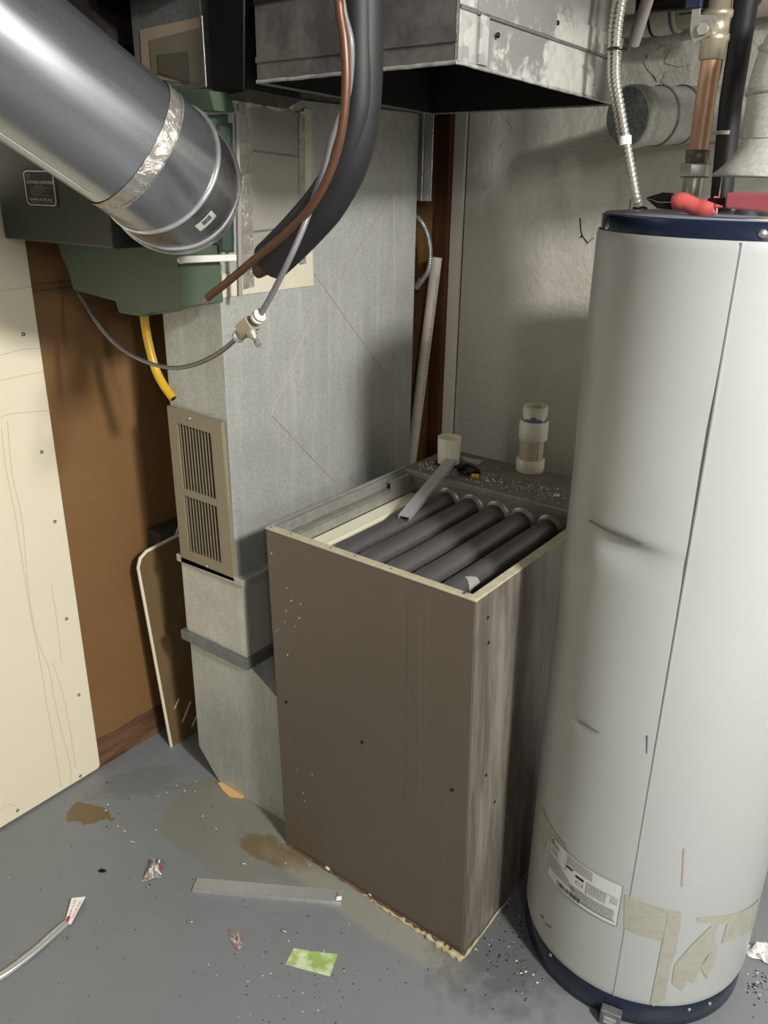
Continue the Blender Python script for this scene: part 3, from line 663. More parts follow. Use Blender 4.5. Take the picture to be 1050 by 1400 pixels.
vm = va.lerp(vb, .5)
vv = MB().obox(vm, vd*.013, vx*.0105, (0, .0095, 0)).build('valve_body', 'brass', wt, bevel=.0015, label='square brass valve body')
MB().lathe(va-vd*.002, [(.006, 0), (.0095, .002), (.0095, .006), (.0075, .0065), (.0095, .008), (.0095, .0135), (.007, .014)], 16, vd).build('valve_collar', 'white_plastic', vv)
MB().lathe(vb-vd*.011, [(.009, 0), (.009, .006), (.006, .009)], 16, vd).build('valve_collar', 'white_plastic', vv)
s0 = at(343, 453, 1, -.34); s1 = at(353, 471, 1, -.345); sdir = (s1-s0)
MB().lathe(s0, [(.007, 0), (.0075, .006), (.005, .008), (.0055, .011), (.003, .013), (.003, .018), (.0042, .0185), (.0042, .026)], 14, sdir).build('valve_stem', 'nickel', vv)
yt = thing('drain_tube', at(198, 433, 1, -.04), 'short yellow plastic drain tube hanging under the humidifier', 'tube')
yp = path([(196, 424), (201, 460), (211, 500), (222, 524), (237, 545)], -.045, 8, False)
MB().tube(yp, .0092, 16).build('yellow_tube', 'yellow', yt); MB().cyl(yp[-1], yp[-1]+(yp[-1]-yp[-2]).normalized()*.0006, .0065, 14).build('tube_bore', 'dark_hole', yt)
# armoured cable + leaning pvc pole behind the duct
ac = thing('armored_cable', at(588, 340, 1, .82), 'short armored cable curving out behind the tall duct', 'cable')
def corrugated(pts, r, parent, name='cable_armor', mat='bare', pitch=.006):
    L_ = [Vector(p) for p in pts]; out = []; rad = []; acc = 0; i = 0
    dense = []
    for a, c in zip(L_, L_[1:]):
        n_ = max(1, round((c-a).length/(pitch/3)))
        for k in range(n_): dense.append(a.lerp(c, k/n_))
    dense.append(L_[-1])
    rad = [r if k % 3 else r*.72 for k in range(len(dense))]
    return MB().tube(dense, rad, 14).build(name, mat, parent)
corrugated(path([(560, 292), (574, 301), (584, 320), (588, 345), (585, 370), (573, 388)], .82, 6, False), .0075, ac)
MB().cyl(at(576, 383, 1, .82), at(569, 393, 1, .82), .010, 10).build('cable_clamp', 'nickel', ac)
pv = thing('pvc_pole', at(563, 640, 1, .84), 'long thin white PVC pipe leaning in the corner behind the furnace', 'pipe')
a = at(597, 352, 1, .845); c = at(566, 600, 1, .80); d_ = (a-c).normalized(); base = c-d_*((c.z-.0)/d_.z)
MB().cyl(base, a, .0155, 20).build('pvc_tube', 'pvc_pole', pv); 
pr_ = MB(); sid = d_.cross(CF).normalized(); fr_ = sid.cross(d_).normalized()
if fr_.dot(CF) > 0: fr_ = -fr_
for k in range(34):
    q = a-d_*(.05+k*.011); 
    if k % 7 in (5,): continue
    pr_.obox(q+(fr_*.82-sid*.57)*.0157, d_*random.uniform(.002, .0042), (sid*.82+fr_*.57)*.0012, fr_*.0003)
pr_.build('print_line', 'dim_ink', pv)
MB().lathe(a-d_*.0005, [(.0155, 0), (.0125, .0012)], 20, d_, caps=False).cyl(a, a+d_*.0008, .0128, 20).build('pipe_bore', 'pvc_grey', pv)

# ================================================================ FURNACE CABINET
W_, D_, Hc = .523, .715, .852
def cb(x, y, z): return Vector((x-.0285*z, y, z))
fc = thing('furnace_cabinet', (-.26, .35, 0), 'taupe metal furnace cabinet with its top off beside the white tank', 'furnace')
def cbox(mb, x0, x1, y0, y1, z0, z1, mi=0):
    return mb.hexa([cb(x0, y0, z0), cb(x1, y0, z0), cb(x1, y1, z0), cb(x0, y1, z0), cb(x0, y0, z1), cb(x1, y0, z1), cb(x1, y1, z1), cb(x0, y1, z1)], mi)
YS = .505
cbox(MB(), -W_, -.002, 0, .004, .0, Hc).build('front_panel', 'taupe', fc, bevel=.0015)
cbox(MB(), -.004, 0, .004, D_, .0, Hc).build('side_panel', 'taupe_worn', fc, bevel=.001, label='worn streaky right side panel')
cbox(MB(), -W_, -W_+.004, .004, D_, .0, Hc).build('side_panel', 'taupe', fc)
cbox(MB(), -W_, 0, D_-.004, D_, .0, Hc).build('back_panel', 'taupe', fc)
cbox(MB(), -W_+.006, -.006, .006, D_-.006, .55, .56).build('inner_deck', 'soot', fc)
# front door crease
MB().hexa([cb(-.155, -.0004, .30), cb(-.115, -.0004, .30), cb(-.115, .001, .30), cb(-.155, .001, .30), cb(-.150, -.0006, .80), cb(-.12, -.0006, .80), cb(-.12, .001, .80), cb(-.150, .001, .80)]).build('panel_dent', 'taupe', fc, bevel=.0012)
# lips
lip = MB(); cbox(lip, -W_, 0, -.0015, .016, Hc-.002, Hc+.003); cbox(lip, -.018, .001, .0, YS, Hc-.002, Hc+.002)
lip.build('top_lip', 'taupe_edge', fc, bevel=.0012)
lip = MB(); cbox(lip, -W_, -W_+.006, .0, YS, Hc-.002, Hc+.006); cbox(lip, -W_+.010, -W_+.014, .016, YS-.01, Hc-.02, Hc+.001)
lip.build('top_lip', 'inner_metal', fc, bevel=.001)
ledge = MB(); cbox(ledge, -W_+.014, -W_+.034, .012, YS-.012, Hc-.03, Hc-.026); cbox(ledge, -W_+.004, -W_+.010, .01, YS, Hc-.05, Hc-.012); cbox(ledge, -W_+.034, -W_+.037, .012, YS-.012, Hc-.048, Hc-.026)
ledge.build('inner_ledge', 'inner_metal', fc)
cbox(MB(), -W_+.010, -W_+.030, .05, YS-.08, Hc-.028, Hc-.024).build('foil_strip', 'foil', fc)
cbox(MB(), -W_+.037, -W_+.082, .014, YS-.02, Hc-.062, Hc-.05).build('cream_baffle', 'cream', fc, bevel=.002, label='cream insulation strip inside the left edge')
brk = MB(); cbox(brk, -W_+.03, -W_+.034, YS-.10, YS-.018, Hc-.035, Hc-.005); cbox(brk, -W_+.02, -W_+.034, YS-.10, YS-.018, Hc-.007, Hc-.004); brk.build('bracket', 'inner_metal', fc)
# vestibule panel behind the tubes and shelf
cbox(MB(), -W_+.006, -.006, YS-.006, YS, .56, Hc-.004).build('tube_panel', 'inner_metal', fc)
cbox(MB(), -W_-.002, .002, YS-.008, D_+.002, Hc-.004, Hc+.001).build('rear_shelf', 'shelf', fc, bevel=.001)
cbox(MB(), -W_+.004, .0, YS-.012, YS-.004, Hc-.012, Hc+.0035).build('shelf_lip', 'inner_metal', fc, bevel=.001)
cbox(MB(), -.16, -.02, YS-.004, YS+.003, Hc+.001, Hc+.0045).build('shelf_fold', 'shelf', fc)
# holes in panels
def hole(p, r, n_): MB().lathe(p, [(r, 0), (r, .0006)], 10, n_).build('screw_hole', 'dark_hole', fc)
for x, y in [(391, 960), (495, 1015), (618, 1080)]: hole(at(x, y, 1, -.0008), .0042, (0, -1, 0))
for x, y in [(672, 846), (672, 880), (673, 1095), (663, 1059)]:
    p = at(x, y, 0, -.0285*.6+.0025); p.x = -.0285*p.z+.0006; hole(p, .0038, (1, 0, 0))
for u in (.02, .13, .34, .46, .63): hole(cb(-W_+W_*u, .006, Hc+.0032), .0018, (0, 0, 1))
screw_head('screw', cb(-.028, .009, Hc+.003), (0, 0, 1), .0055, fc, 'galv_dark')
# chips of scraped paint
chp = MB(); random.seed(12)
for k in range(15):
    x = random.uniform(-.515, -.42); z = random.choice((random.uniform(.55, .82), random.uniform(.1, .35))); p = cb(x, -.0005, z); r = random.uniform(.0006, .0013)
    chp.obox(p, (r, 0, 0), (0, .0003, 0), (0, 0, r*1.3))
chp.build('paint_chip', 'board_edge', fc, kind='stuff')
rl = MB(); random.seed(40)
rl.tube([(-.518+.5*k/30, -.002-random.uniform(0, .003), .001) for k in range(31)], [random.uniform(.0015, .0045) for k in range(31)], 6, jit=.3)
rl.build('rust_crust', 'rotten', fc)
# heat exchanger tubes
backs = [(622, 680), (655, 688), (690, 697), (725, 706), (761, 716)]
zt_ = .800
for k, (x, y) in enumerate(backs):
    q = at(x, y, 2, zt_); X = q.x; yb = YS-.004
    X = -.428+k*.0935 if False else q.x
    r = .0268
    ctr = [(X, yb, zt_), (X, yb-.02, zt_), (X, yb-.06, zt_), (X, .16, zt_), (X, .085, zt_-.001), (X, .058, zt_-.012), (X, .045, zt_-.05), (X, .042, zt_-.13)]
    rr_ = [r+.001, r, r, r+.001, r+.003, r+.005, r+.004, r]
    sp = smooth_path(ctr, 5); rad = []
    for i in range(len(sp)):
        j = min(len(rr_)-2, i//5); rad.append(rr_[j]+(rr_[j+1]-rr_[j])*((i % 5)/5 if i < len(sp)-1 else 1))
    et = MB().tube(sp, rad, 28).build('exchanger_tube', 'tube', fc)
    MB().lathe((X, yb+.002, zt_), [(r+.008, 0), (r+.009, -.006), (r+.006, -.010), (r+.004, -.011), (r+.003, -.016), (r+.0008, -.019)], 32, (0, 1, 0), caps=False).build('tube_collar', 'tube_collar', et)
    fin = MB()
    fin.add([(X-r*.98, yb-.12, zt_+.002), (X-r-.006, .12, zt_+.002), (X-r-.006, .06, zt_-.02), (X-r, .05, zt_-.10), (X-r+.004, .05, zt_-.10), (X-r-.002, .06, zt_-.02), (X-r-.002, .12, zt_+.006), (X-r*.94, yb-.12, zt_+.006)], [(0, 1, 6, 7), (1, 2, 5, 6), (2, 3, 4, 5)])
    fin.build('tube_seam', 'tube', et)
    if k == 4:
        sc_ = MB(); N1 = 6
        for i in range(7):
            for j in range(5):
                pass
        grid = []
        for i in range(8):
            yy2 = .06+i*.011; ro = r+.0062; row = []
            ww = .6*math.sin(math.pi*(i+.6)/8.3)+.12
            for j in range(5):
                an = math.pi/2-1.0+ww*(j/4-.1)*1.3
                zc = zt_-.03+(i*.011-.02)*.6 if i < 5 else zt_-.006
                zc = min(zt_-.004, zt_-.022+i*.004)
                row.append(Vector((X+math.cos(an)*ro, yy2, zc+math.sin(an)*ro)))
            grid.append(row)
        for i in range(7):
            for j in range(4): sc_.add([grid[i][j], grid[i][j+1], grid[i+1][j+1], grid[i+1][j]], [(0, 1, 2, 3)], 0, True)
        sc_.build('oxide_patch', 'scorch', et)

# things on / in the cabinet
stub = thing('pvc_stub', at(613, 634, 2, Hc+.001), 'short plain cream PVC stub standing at left rear of the furnace top', 'pipe')
c = stub.location.copy()
MB().lathe(c+Vector((0, 0, .0)), [(.0285, 0), (.031, .074), (.0278, .074), (.0265, .01), (.0001, .01)], 32).build('stub_tube', 'pvc', stub)
MB().lathe(c, [(.038, 0), (.037, .003), (.03, .004)], 24).build('rubber_ring', 'black_steel', stub)
ps = thing('pvc_stack', at(724, 643, 2, Hc+.001), 'tall jointed PVC pipe stack with purple primer on furnace top', 'pipe')
c = ps.location.copy(); Z = Vector((0, 0, 1))
K = 1.28
def st_l(dx, z, prof, nm, mt): return MB().lathe(c+Z*z*K+Vector((dx, 0, 0)), [(r*K, h*K) for r, h in prof], 36).build(nm, mt, ps)
st_l(0, 0, [(.0265, 0), (.028, .004), (.0285, .024), (.0245, .026)], 'base_coupling', 'pvc')
st_l(0, .02, [(.0238, 0), (.0238, .062)], 'lower_pipe', 'pvc_grey')
st_l(.0015, .066, [(.026, 0), (.0285, .002), (.0285, .036), (.0255, .039)], 'upper_coupling', 'white_plastic')
st_l(.002, .098, [(.0240, 0), (.0244, .036), (.0205, .036), (.0205, .02), (.0001, .02)], 'upper_pipe', 'pvc')
pp = MB(); rg = 28; rows = [[c+Z*(.104*K)+Vector((.002+math.cos(2*math.pi*i/rg)*.0249*K, math.sin(2*math.pi*i/rg)*.0249*K, 0)) for i in range(rg)]]
rows.append([v+Z*(.011+.005*math.sin(i*.9)+.003*math.sin(i*2.3)) for i, v in enumerate(rows[0])])
pp.rings(rows, caps=False); pp.build('primer_band', 'purple', ps, label='smeared purple primer')
tx = MB()
for k in range(9):
    an = math.radians(-32); q = c+Z*(.040+k*.005)+Vector((math.cos(an)*.0241*K, math.sin(an)*.0241*K, 0))
    if k == 4: continue
    tx.obox(q, (-math.sin(an)*.0014, math.cos(an)*.0014, 0), (math.cos(an)*.0003, math.sin(an)*.0003, 0), (0, 0, .0013))
tx.build('pipe_print', 'dim_ink', ps)
# silver channel strip lying across the rear edge
sb = thing('metal_channel', at(590, 665, 2, .84), 'flat silver metal channel leaning over the rear edge of opened furnace', 'metal strip')
a = cb(-.452, .57, Hc+.030); c = cb(-.415, .26, Hc-.03)
a = at(617, 628, 2, Hc+.036); c = at(552, 706, 2, Hc-.016)
d_ = (c-a).normalized(); s_ = d_.cross(Z).normalized(); u_ = s_.cross(d_).normalized()
MB().obox((a+c)/2, (c-a)/2, s_*.0135, u_*.0009).obox((a+c)/2+s_*.0135-u_*.004, (c-a)/2, s_*.0009, u_*.005).obox((a+c)/2-s_*.0135-u_*.004, (c-a)/2, s_*.0009, u_*.005).build('channel_strip', 'channel_metal', sb)
# black fitting and yellow nut
bf = thing('black_fitting', at(642, 645, 2, Hc+.006), 'small black rubber fitting beside plain PVC stub on furnace top', 'fitting')
c = bf.location.copy()
MB().tube([c+Vector((-.03, -.012, .004)), c+Vector((-.01, 0, .010)), c+Vector((.012, .002, .006)), c+Vector((.022, .012, .002))], [.007, .011, .010, .006], 12).build('rubber_body', 'black_steel', bf)
MB().lathe(c+Vector((.006, -.01, .004)), [(.009, 0), (.0095, .008), (.005, .010)], 14, (.3, -.5, .8)).build('rubber_cap', 'foam', bf)
MB().tube([c+Vector((-.03, -.01, .0)), c+Vector((0, -.022, .0)), c+Vector((.02, -.012, .0)), c+Vector((.03, .006, 0))], .0022, 8).build('black_wire', 'black_steel', bf)
yn = MB().lathe(at(650, 651, 2, Hc+.0062), [(.006, -.010), (.0068, 0), (.0068, .006), (.005, .008)], 8, (.9, .3, .1)).build('wire_nut', 'yellow')
tag(yn, 'tiny yellow wire nut among white crumbs on the furnace top', 'wire nut')
rn = MB().rings([[at(761, 678, 2, Hc+.004)+Vector((math.cos(i*math.pi/10)*r, math.sin(i*math.pi/10)*r, z)) for i in range(20)] for r, z in ((.0065, 0), (.0065, .004), (.003, .004), (.003, 0), (.0065, 0))], caps=False).build('ring_nut', 'white_plastic')
tag(rn, 'small white ring washer at right front edge of furnace shelf', 'washer')
pc = MB().prism([at(x, y, 2, Hc+.0015) for x, y in [(630, 624), (636, 631), (654, 636), (660, 630)]], (0, 0, .001)).build('paper_scrap', 'pvc_grey')
tag(pc, 'flat pale scrap lying behind the black fitting on furnace top', 'scrap')
cm = MB(); random.seed(4)
def chip(mb, p, r, mi=0, flat=.5):
    vs = []
    for k in range(5):
        a = k*2*math.pi/5+random.uniform(-.4, .4); vs.append(p+Vector((math.cos(a)*r*random.uniform(.6, 1.2), math.sin(a)*r*random.uniform(.6, 1.2), 0)))
    vs.append(p+Vector((0, 0, r*flat)))
    mb.add(vs, [(0, 1, 5), (1, 2, 5), (2, 3, 5), (3, 4, 5), (4, 0, 5), (4, 3, 2, 1, 0)], mi)
for k in range(260):
    x = random.choice((random.gauss(665, 14), random.gauss(745, 14), random.uniform(600, 775))); y = 655+(x-665)*.21+random.gauss(0, 7)
    p = at(x, y, 2, Hc+.0012)
    if YS-.01 < p.y < D_ and -W_+.0 < p.x+.024 < -.0: chip(cm, p, random.uniform(.0008, .0026), 0 if random.random() < .8 else 1, .8)
for k in range(40):
    p = at(random.uniform(572, 600), random.uniform(632, 644), 2, Hc+.0012)
    if YS-.01 < p.y < D_ and -W_-.0 < p.x+.024 < 0: chip(cm, p, random.uniform(.002, .004), 2, .8)
tag(cm.build('plaster_crumbs', ['paper', 'black_steel', 'pvc_grey'], kind='stuff'), 'white plaster and plastic crumbs scattered over the furnace shelf', 'debris')

# sealant / crust along the cabinet foot
sl_ = MB(); random.seed(9); ps_ = []; rs_ = []
for k in range(40):
    t_ = k/39; x = -.27+t_*.27; ps_.append((x, -.006-random.uniform(0, .006)-.004*t_, .0015)); rs_.append(random.uniform(.002, .010)*(.3+.9*t_))
for k in range(14):
    t_ = k/13; ps_.append((.004+random.uniform(0, .003), -.004+t_*.20, .001)); rs_.append(random.uniform(.0015, .0045)*(1-.5*t_))
sl_.tube(ps_, rs_, 8, jit=.3)
tag(sl_.build('sealant_bead', 'sealant'), 'crumbly cream sealant bead along the foot of the furnace cabinet', 'sealant')
s2 = MB(); pb = [(298, 1072), (303, 1070), (318, 1078), (334, 1090), (330, 1092), (314, 1090), (306, 1083)]
s2.prism([at(x, y, 2, .0005) for x, y in pb], (0, 0, .003))
tag(s2.build('sealant_flake', 'sealant_o'), 'orange sealant flake at the foot of the metal duct boot', 'sealant')
s3 = MB()
for x, y, r in ((448, 1187, .006), (506, 1223, .004), (571, 1262, .0045)): p = at(x, y, 2, .003); s3.tube([p+Vector((-r, r*.2, 0)), p, p+Vector((r, -r*.3, 0))], [r*.5, r*.8, r*.5], 8)
tag(s3.build('foam_crumb', 'board_edge', kind='stuff'), 'tiny pale foam crumbs along the foot of the furnace front', 'debris')

# ================================================================ WATER HEATER
HC = Vector((.262, .277, 0)); HR = .232; HZ0, HZ1, HZT = .07, 1.479, 1.503
wh = thing('water_heater', HC, 'tall white cylindrical water heater with navy top and base bands', 'water heater')
def CY(th, z, r): return Vector((HC.x+math.cos(th)*r, HC.y+math.sin(th)*r, z))
def hit(px, py, r=HR):
    d = (px-525)*CR-(py-700)*CU+FPX*CF; ox, oy = CC.x-HC.x, CC.y-HC.y
    a = d.x**2+d.y**2; b_ = 2*(ox*d.x+oy*d.y); c_ = ox*ox+oy*oy-r*r; D2 = b_*b_-4*a*c_
    if D2 < 0: D2 = 0
    p = CC+d*((-b_-math.sqrt(D2))/(2*a)); return math.atan2(p.y-HC.y, p.x-HC.x), p.z
dents = []
def dent(px, py, sx, sz, dep): t_, z = hit(px, py); dents.append((t_, z, sx, sz, dep))
dent(850, 745, .28, .035, .010); dent(800, 690, .12, .12, .006); dent(790, 985, .10, .012, .003); dent(760, 640, .12, .2, .004); dent(970, 600, .3, .2, .002)
NN, NZ = 160, 180; rows = []
for j in range(NZ+1):
    z = HZ0+(HZ1-HZ0)*j/NZ; row = []
    for i in range(NN):
        th = -math.pi+2*math.pi*i/NN; r = HR
        for t0, z0, sx, sz, dp in dents:
            u = (th-t0)/sx; v = (z-z0)/sz
            if abs(u) < 3 and abs(v) < 3:
                fall = math.exp(-u*u-(v*v if v < 0 else (v*3)**2)); r -= dp*fall
        r += .0008*noise.noise(Vector((math.cos(th)*3, math.sin(th)*3, z*3)))
        if j in (0, NZ): r -= .002
        row.append(CY(th, z, r))
    rows.append(row)
MB().rings(rows, caps=False).build('tank_jacket', 'enamel', wh)
MB().lathe(HC+Z*HZ1, [(HR-.004, -.006), (HR-.006, .002), (HR-.0055, .022), (HR-.009, .0238), (.0001, .0238)], 96).build('top_band', 'navy', wh, label='navy blue painted top band')
MB().lathe(HC+Z*(HZT+.0003), [(HR-.010, 0), (HR-.010, .0012), (.0001, .0014)], 96).build('top_disc', 'topgrey', wh, label='greyish painted top plate')
MB().lathe(HC, [(HR-.010, .004), (HR-.004, .010), (HR-.003, HZ0-.012), (HR-.006, HZ0), (HR-.02, HZ0+.004)], 96, caps=False).build('base_band', 'navy', wh, label='navy blue base band')
MB().lathe(HC, [(HR-.02, 0), (HR-.02, .01), (.001, .01)], 48).build('base_pan', 'black_steel', wh)
# seam
t0, _ = hit(1005, 420); t1, _ = hit(845, 1300); ts = (t0+t1)/2
se = MB(); 
se.rings([[CY(ts-.004, z, HR+.0006), CY(ts+.004, z, HR+.0014), CY(ts+.0075, z, HR+.0014), CY(ts+.0078, z, HR-.001), CY(ts-.004, z, HR-.001)] for z in (HZ0+.002, HZ1-.002)], sm=False)
se.build('jacket_seam', 'enamel', wh)
MB().rings([[CY(ts-.008, z, HR+.0004), CY(ts-.0045, z, HR+.0006), CY(ts-.0045, z, HR-.001), CY(ts-.008, z, HR-.001)] for z in (HZ0+.002, HZ1-.002)], sm=False).build('seam_shadow_gap', 'ink', wh)
# curved patches
def patch(mb, pts, off, mi=0, n=8):
    """polygon in (theta, z), as a fan of strips hugging the jacket"""
    P_ = [hit(*p) for p in pts]
    bm = bmesh.new(); vs = [bm.verts.new((t_, z, 0)) for t_, z in P_]; bm.faces.new(vs)
    bmesh.ops.triangulate(bm, faces=bm.faces[:])
    tmin = min(p[0] for p in P_); tmax = max(p[0] for p in P_); k = tmin+.03
    while k < tmax:
        bmesh.ops.bisect_plane(bm, geom=bm.verts[:]+bm.edges[:]+bm.faces[:], plane_co=(k, 0, 0), plane_no=(1, 0, 0)); k += .03
    bm.verts.index_update(); mb.add([CY(v.co.x, v.co.y, HR+off) for v in bm.verts], [tuple(v.index for v in f.verts) for f in bm.faces], mi); bm.free()
_m = MB(); patch(_m, [(742, 1103), (748, 1118), (775, 1158), (772, 1162), (752, 1140), (745, 1160), (738, 1150), (738, 1125)], .0011); _m.build('tape_residue', 'residue', wh)
_m = MB(); patch(_m, [(854, 1222), (880, 1234), (931, 1246), (928, 1262), (906, 1286), (878, 1279), (853, 1268)], .0011); _m.build('tape_residue', 'residue', wh)
_m = MB(); patch(_m, [(913, 1250), (932, 1251), (924, 1300), (917, 1318), (908, 1368), (893, 1375), (889, 1370), (902, 1305)], .0016); _m.build('tape_residue', 'residue', wh)
_m = MB(); patch(_m, [(953, 1254), (985, 1252), (1037, 1228), (1033, 1258), (1012, 1278), (986, 1289), (994, 1262), (954, 1259)], .0011); _m.build('tape_residue', 'residue', wh)
_m = MB(); patch(_m, [(922, 1318), (945, 1292), (972, 1265), (982, 1264), (976, 1280), (980, 1295), (967, 1306), (962, 1312), (948, 1344), (940, 1340), (932, 1354), (918, 1344)], .0011); _m.build('tape_residue', 'residue', wh)
_m = MB(); patch(_m, [(972, 1300), (981, 1294), (975, 1320), (966, 1338), (957, 1322)], .0011); _m.build('tape_residue', 'residue', wh)
# small stains / scratches
sc = MB()
patch(sc, [(934, 1160), (937, 1160), (934, 1212), (931, 1212)], .0012); sc.build('pink_scuff', plain('pink_scuff_mat', (168, 152, 152), .5), wh)
sc = MB()
for pts in ([(740, 1250), (744, 1255), (743, 1256), (739, 1251)], [(746, 1262), (755, 1268), (754, 1269), (745, 1263)], [(804, 711), (806, 710), (878, 743), (876, 745)], [(790, 985), (792, 985), (820, 1001), (819, 1002)], [(884, 1005), (886, 1005), (885, 1030), (884, 1030)]):
    _m = MB(); patch(_m, pts, .001); _m.build('scratch', 'ink', wh)
# rating label
c_tl, c_tr, c_br, c_bl = hit(757, 1141), hit(853, 1213), hit(842, 1270), hit(748, 1188)
th0 = (c_tl[0]+c_bl[0])/2; th1 = (c_tr[0]+c_br[0])/2; z1 = (c_tl[1]+c_tr[1])/2; z0 = (c_bl[1]+c_br[1])/2
print('LABEL', th0, th1, z0, z1, c_tl, c_tr, c_br, c_bl)
def LB(u, v, o): return CY(th0+(th1-th0)*u, z0+(z1-z0)*v, HR+.0016+o)
lb = MB()
def lr(u0, u1, v0, v1, o=.0004, mi=1):
    n_ = max(1, int((u1-u0)*14))
    for i in range(n_):
        a0 = u0+(u1-u0)*i/n_; a1 = u0+(u1-u0)*(i+1)/n_; lb.add([LB(a0, v0, o), LB(a1, v0, o), LB(a1, v1, o), LB(a0, v1, o)], [(0, 1, 2, 3)], mi)
lr(0, 1, 0, 1, 0, 0)
for u0, u1, v0, v1 in ((0, 1, 0, .008), (0, 1, .992, 1), (0, .006, 0, 1), (.994, 1, 0, 1)): lr(u0, u1, v0, v1)
rg_ = [(.03+.028*math.cos(a), .90+.055*math.sin(a)) for a in [k*math.pi/8 for k in range(16)]]; rg2 = [(.03+.014*math.cos(a), .90+.028*math.sin(a)) for a in [k*math.pi/8 for k in range(16)]]
lb.add([LB(.015+u, v, .0005) for u, v in rg_]+[LB(.015+u, v, .0005) for u, v in rg2], [(i, (i+1) % 16, 16+(i+1) % 16, 16+i) for i in range(16)], 3)
lr(.05, .08, .83, .86, .0005, 3); lr(.085, .16, .885, .91); lr(.085, .17, .83, .855, .0004, 2)
random.seed(21)
def words(u0, u1, v, h, mi=1):
    u = u0
    while u < u1:
        w_ = random.uniform(.012, .04); lr(u, min(u1, u+w_), v, v+h, .0004, mi); u += w_+.007
for k in range(3): words(.03, .16, .74-k*.05, .022)
for k in range(5): words(.30, .66, .93-k*.045, .018)
for k in range(11): words(.02, .20+.03*min(k, 9), .56-k*.032, .014)
for k in range(10): words(.40, .95, .34-k*.026, .012)
for k in range(6): words(.62, .84, .62-k*.04, .016)
for k in range(3): words(.88, .97, .60-k*.05, .018)
for u0, u1, v0, v1 in ((.30, .42, .70, .712), (.30, .306, .56, .70), (.30, .40, .66, .70), (.45, .56, .60, .66), (.60, .606, .38, .66), (.60, .97, .655, .662), (.46, .56, .52, .528), (.46, .466, .46, .528), (.55, .556, .46, .528), (.46, .556, .46, .468), (.36, .97, .09, .10)): lr(u0, u1, v0, v1, .0005, 2)
u = .19
for k in range(26):
    w_ = random.choice((.004, .007, .010)); lr(u, u+w_, .05, .16, .0005, 2); u += w_+random.choice((.004, .006, .012))
lb.build('rating_label', ['label_paper', 'ink', 'black_ink', 'blue_ink'], wh, label='printed rating label with barcode')
# screws in bands
for x, y in ((830, 310), (1043, 320)):
    t_, z = hit(x, y, HR-.005); screw_head('screw', CY(t_, z, HR-.006), (math.cos(t_), math.sin(t_), 0), .0065, wh)
for x, y, z_ in ((753, 1303, None), (970, 1372, None), (942, 1380, None)):
    t_, z = hit(x, y, HR-.003); screw_head('screw', CY(t_, min(z, HZ0-.012), HR-.003), (math.cos(t_), math.sin(t_), 0), .004, wh)
# base vent tab
t_, z = hit(836, 1383, HR)
z = .022
q = CY(t_, z, HR+.006); nv = Vector((math.cos(t_), math.sin(t_), 0)); tv = Vector((-math.sin(t_), math.cos(t_), 0))
ft = MB().obox(q, tv*.020, nv*.010, Z*.018).build('vent_tab', 'galv_dark', wh, bevel=.003, label='galvanised vent tab at the base')
MB().obox(q+nv*.0105+Z*.004, tv*.012, nv*.0015, Z*.003).obox(q+nv*.0105-Z*.006, tv*.012, nv*.0015, Z*.003).build('vent_slot', 'bare', ft)
# white sticker on the top
st_ = MB(); cc_ = at(1032, 297, 2, HZT+.002); st_.lathe(Vector((.33, .13, HZT+.0015)), [(.05, 0), (.05, .0006), (.0001, .0007)], 24); st_.build('top_sticker', 'cream', wh)

# draft hood and flue
dh = thing('draft_hood', HC+Z*HZT, 'flared galvanised draft hood and flue elbow on top of white tank', 'flue')
hc = HC+Z*HZT+Vector((.016, 0, 0)); zo = at(1000, 250, 1, .2).z-HZT
print('hood rim h', zo)
zo = .058
MB().lathe(hc, [(.084, zo-.003), (.086, zo), (.072, zo+.012), (.058, zo+.030), (.052, zo+.040), (.050, zo+.075)], 48, caps=False).build('hood_skirt', 'galv_light', dh).modifiers.new('s', 'SOLIDIFY').thickness = .0015
fx = MB(); q0 = hc+Z*(zo+.07)
fl = smooth_path([q0-Z*.02, q0+Z*.03, q0+Z*.06, q0+Vector((.012, .0, .10)), q0+Vector((.045, .005, .135)), q0+Vector((.10, .01, .158)), q0+Vector((.20, .03, .175)), q0+Vector((.9, .1, .26))], 5)
fx.tube(fl, .053, 36); fx.build('flue_pipe', 'galv_light', dh)
for k in (7, 13): 
    a = fl[k]; d_ = (fl[k+1]-fl[k-1]).normalized(); MB().lathe(a, [(.0535, -.004), (.0565, -.001), (.0565, .002), (.0535, .005)], 36, d_, caps=False).build('flue_bead', 'galv', dh)
for an in (200, 300, 60):
    a = math.radians(an); p = hc+Vector((math.cos(a)*.070, math.sin(a)*.070, 0)); MB().obox(p+Z*.032, (-math.sin(a)*.006, math.cos(a)*.006, 0), (math.cos(a)*.0008, math.sin(a)*.0008, 0), (0, 0, .031)).build('hood_leg', 'galv_light', dh)
MB().lathe(hc, [(.045, .001), (.04, .02), (.038, .03)], 32, caps=False).build('flue_collar', 'galv_dark', dh)

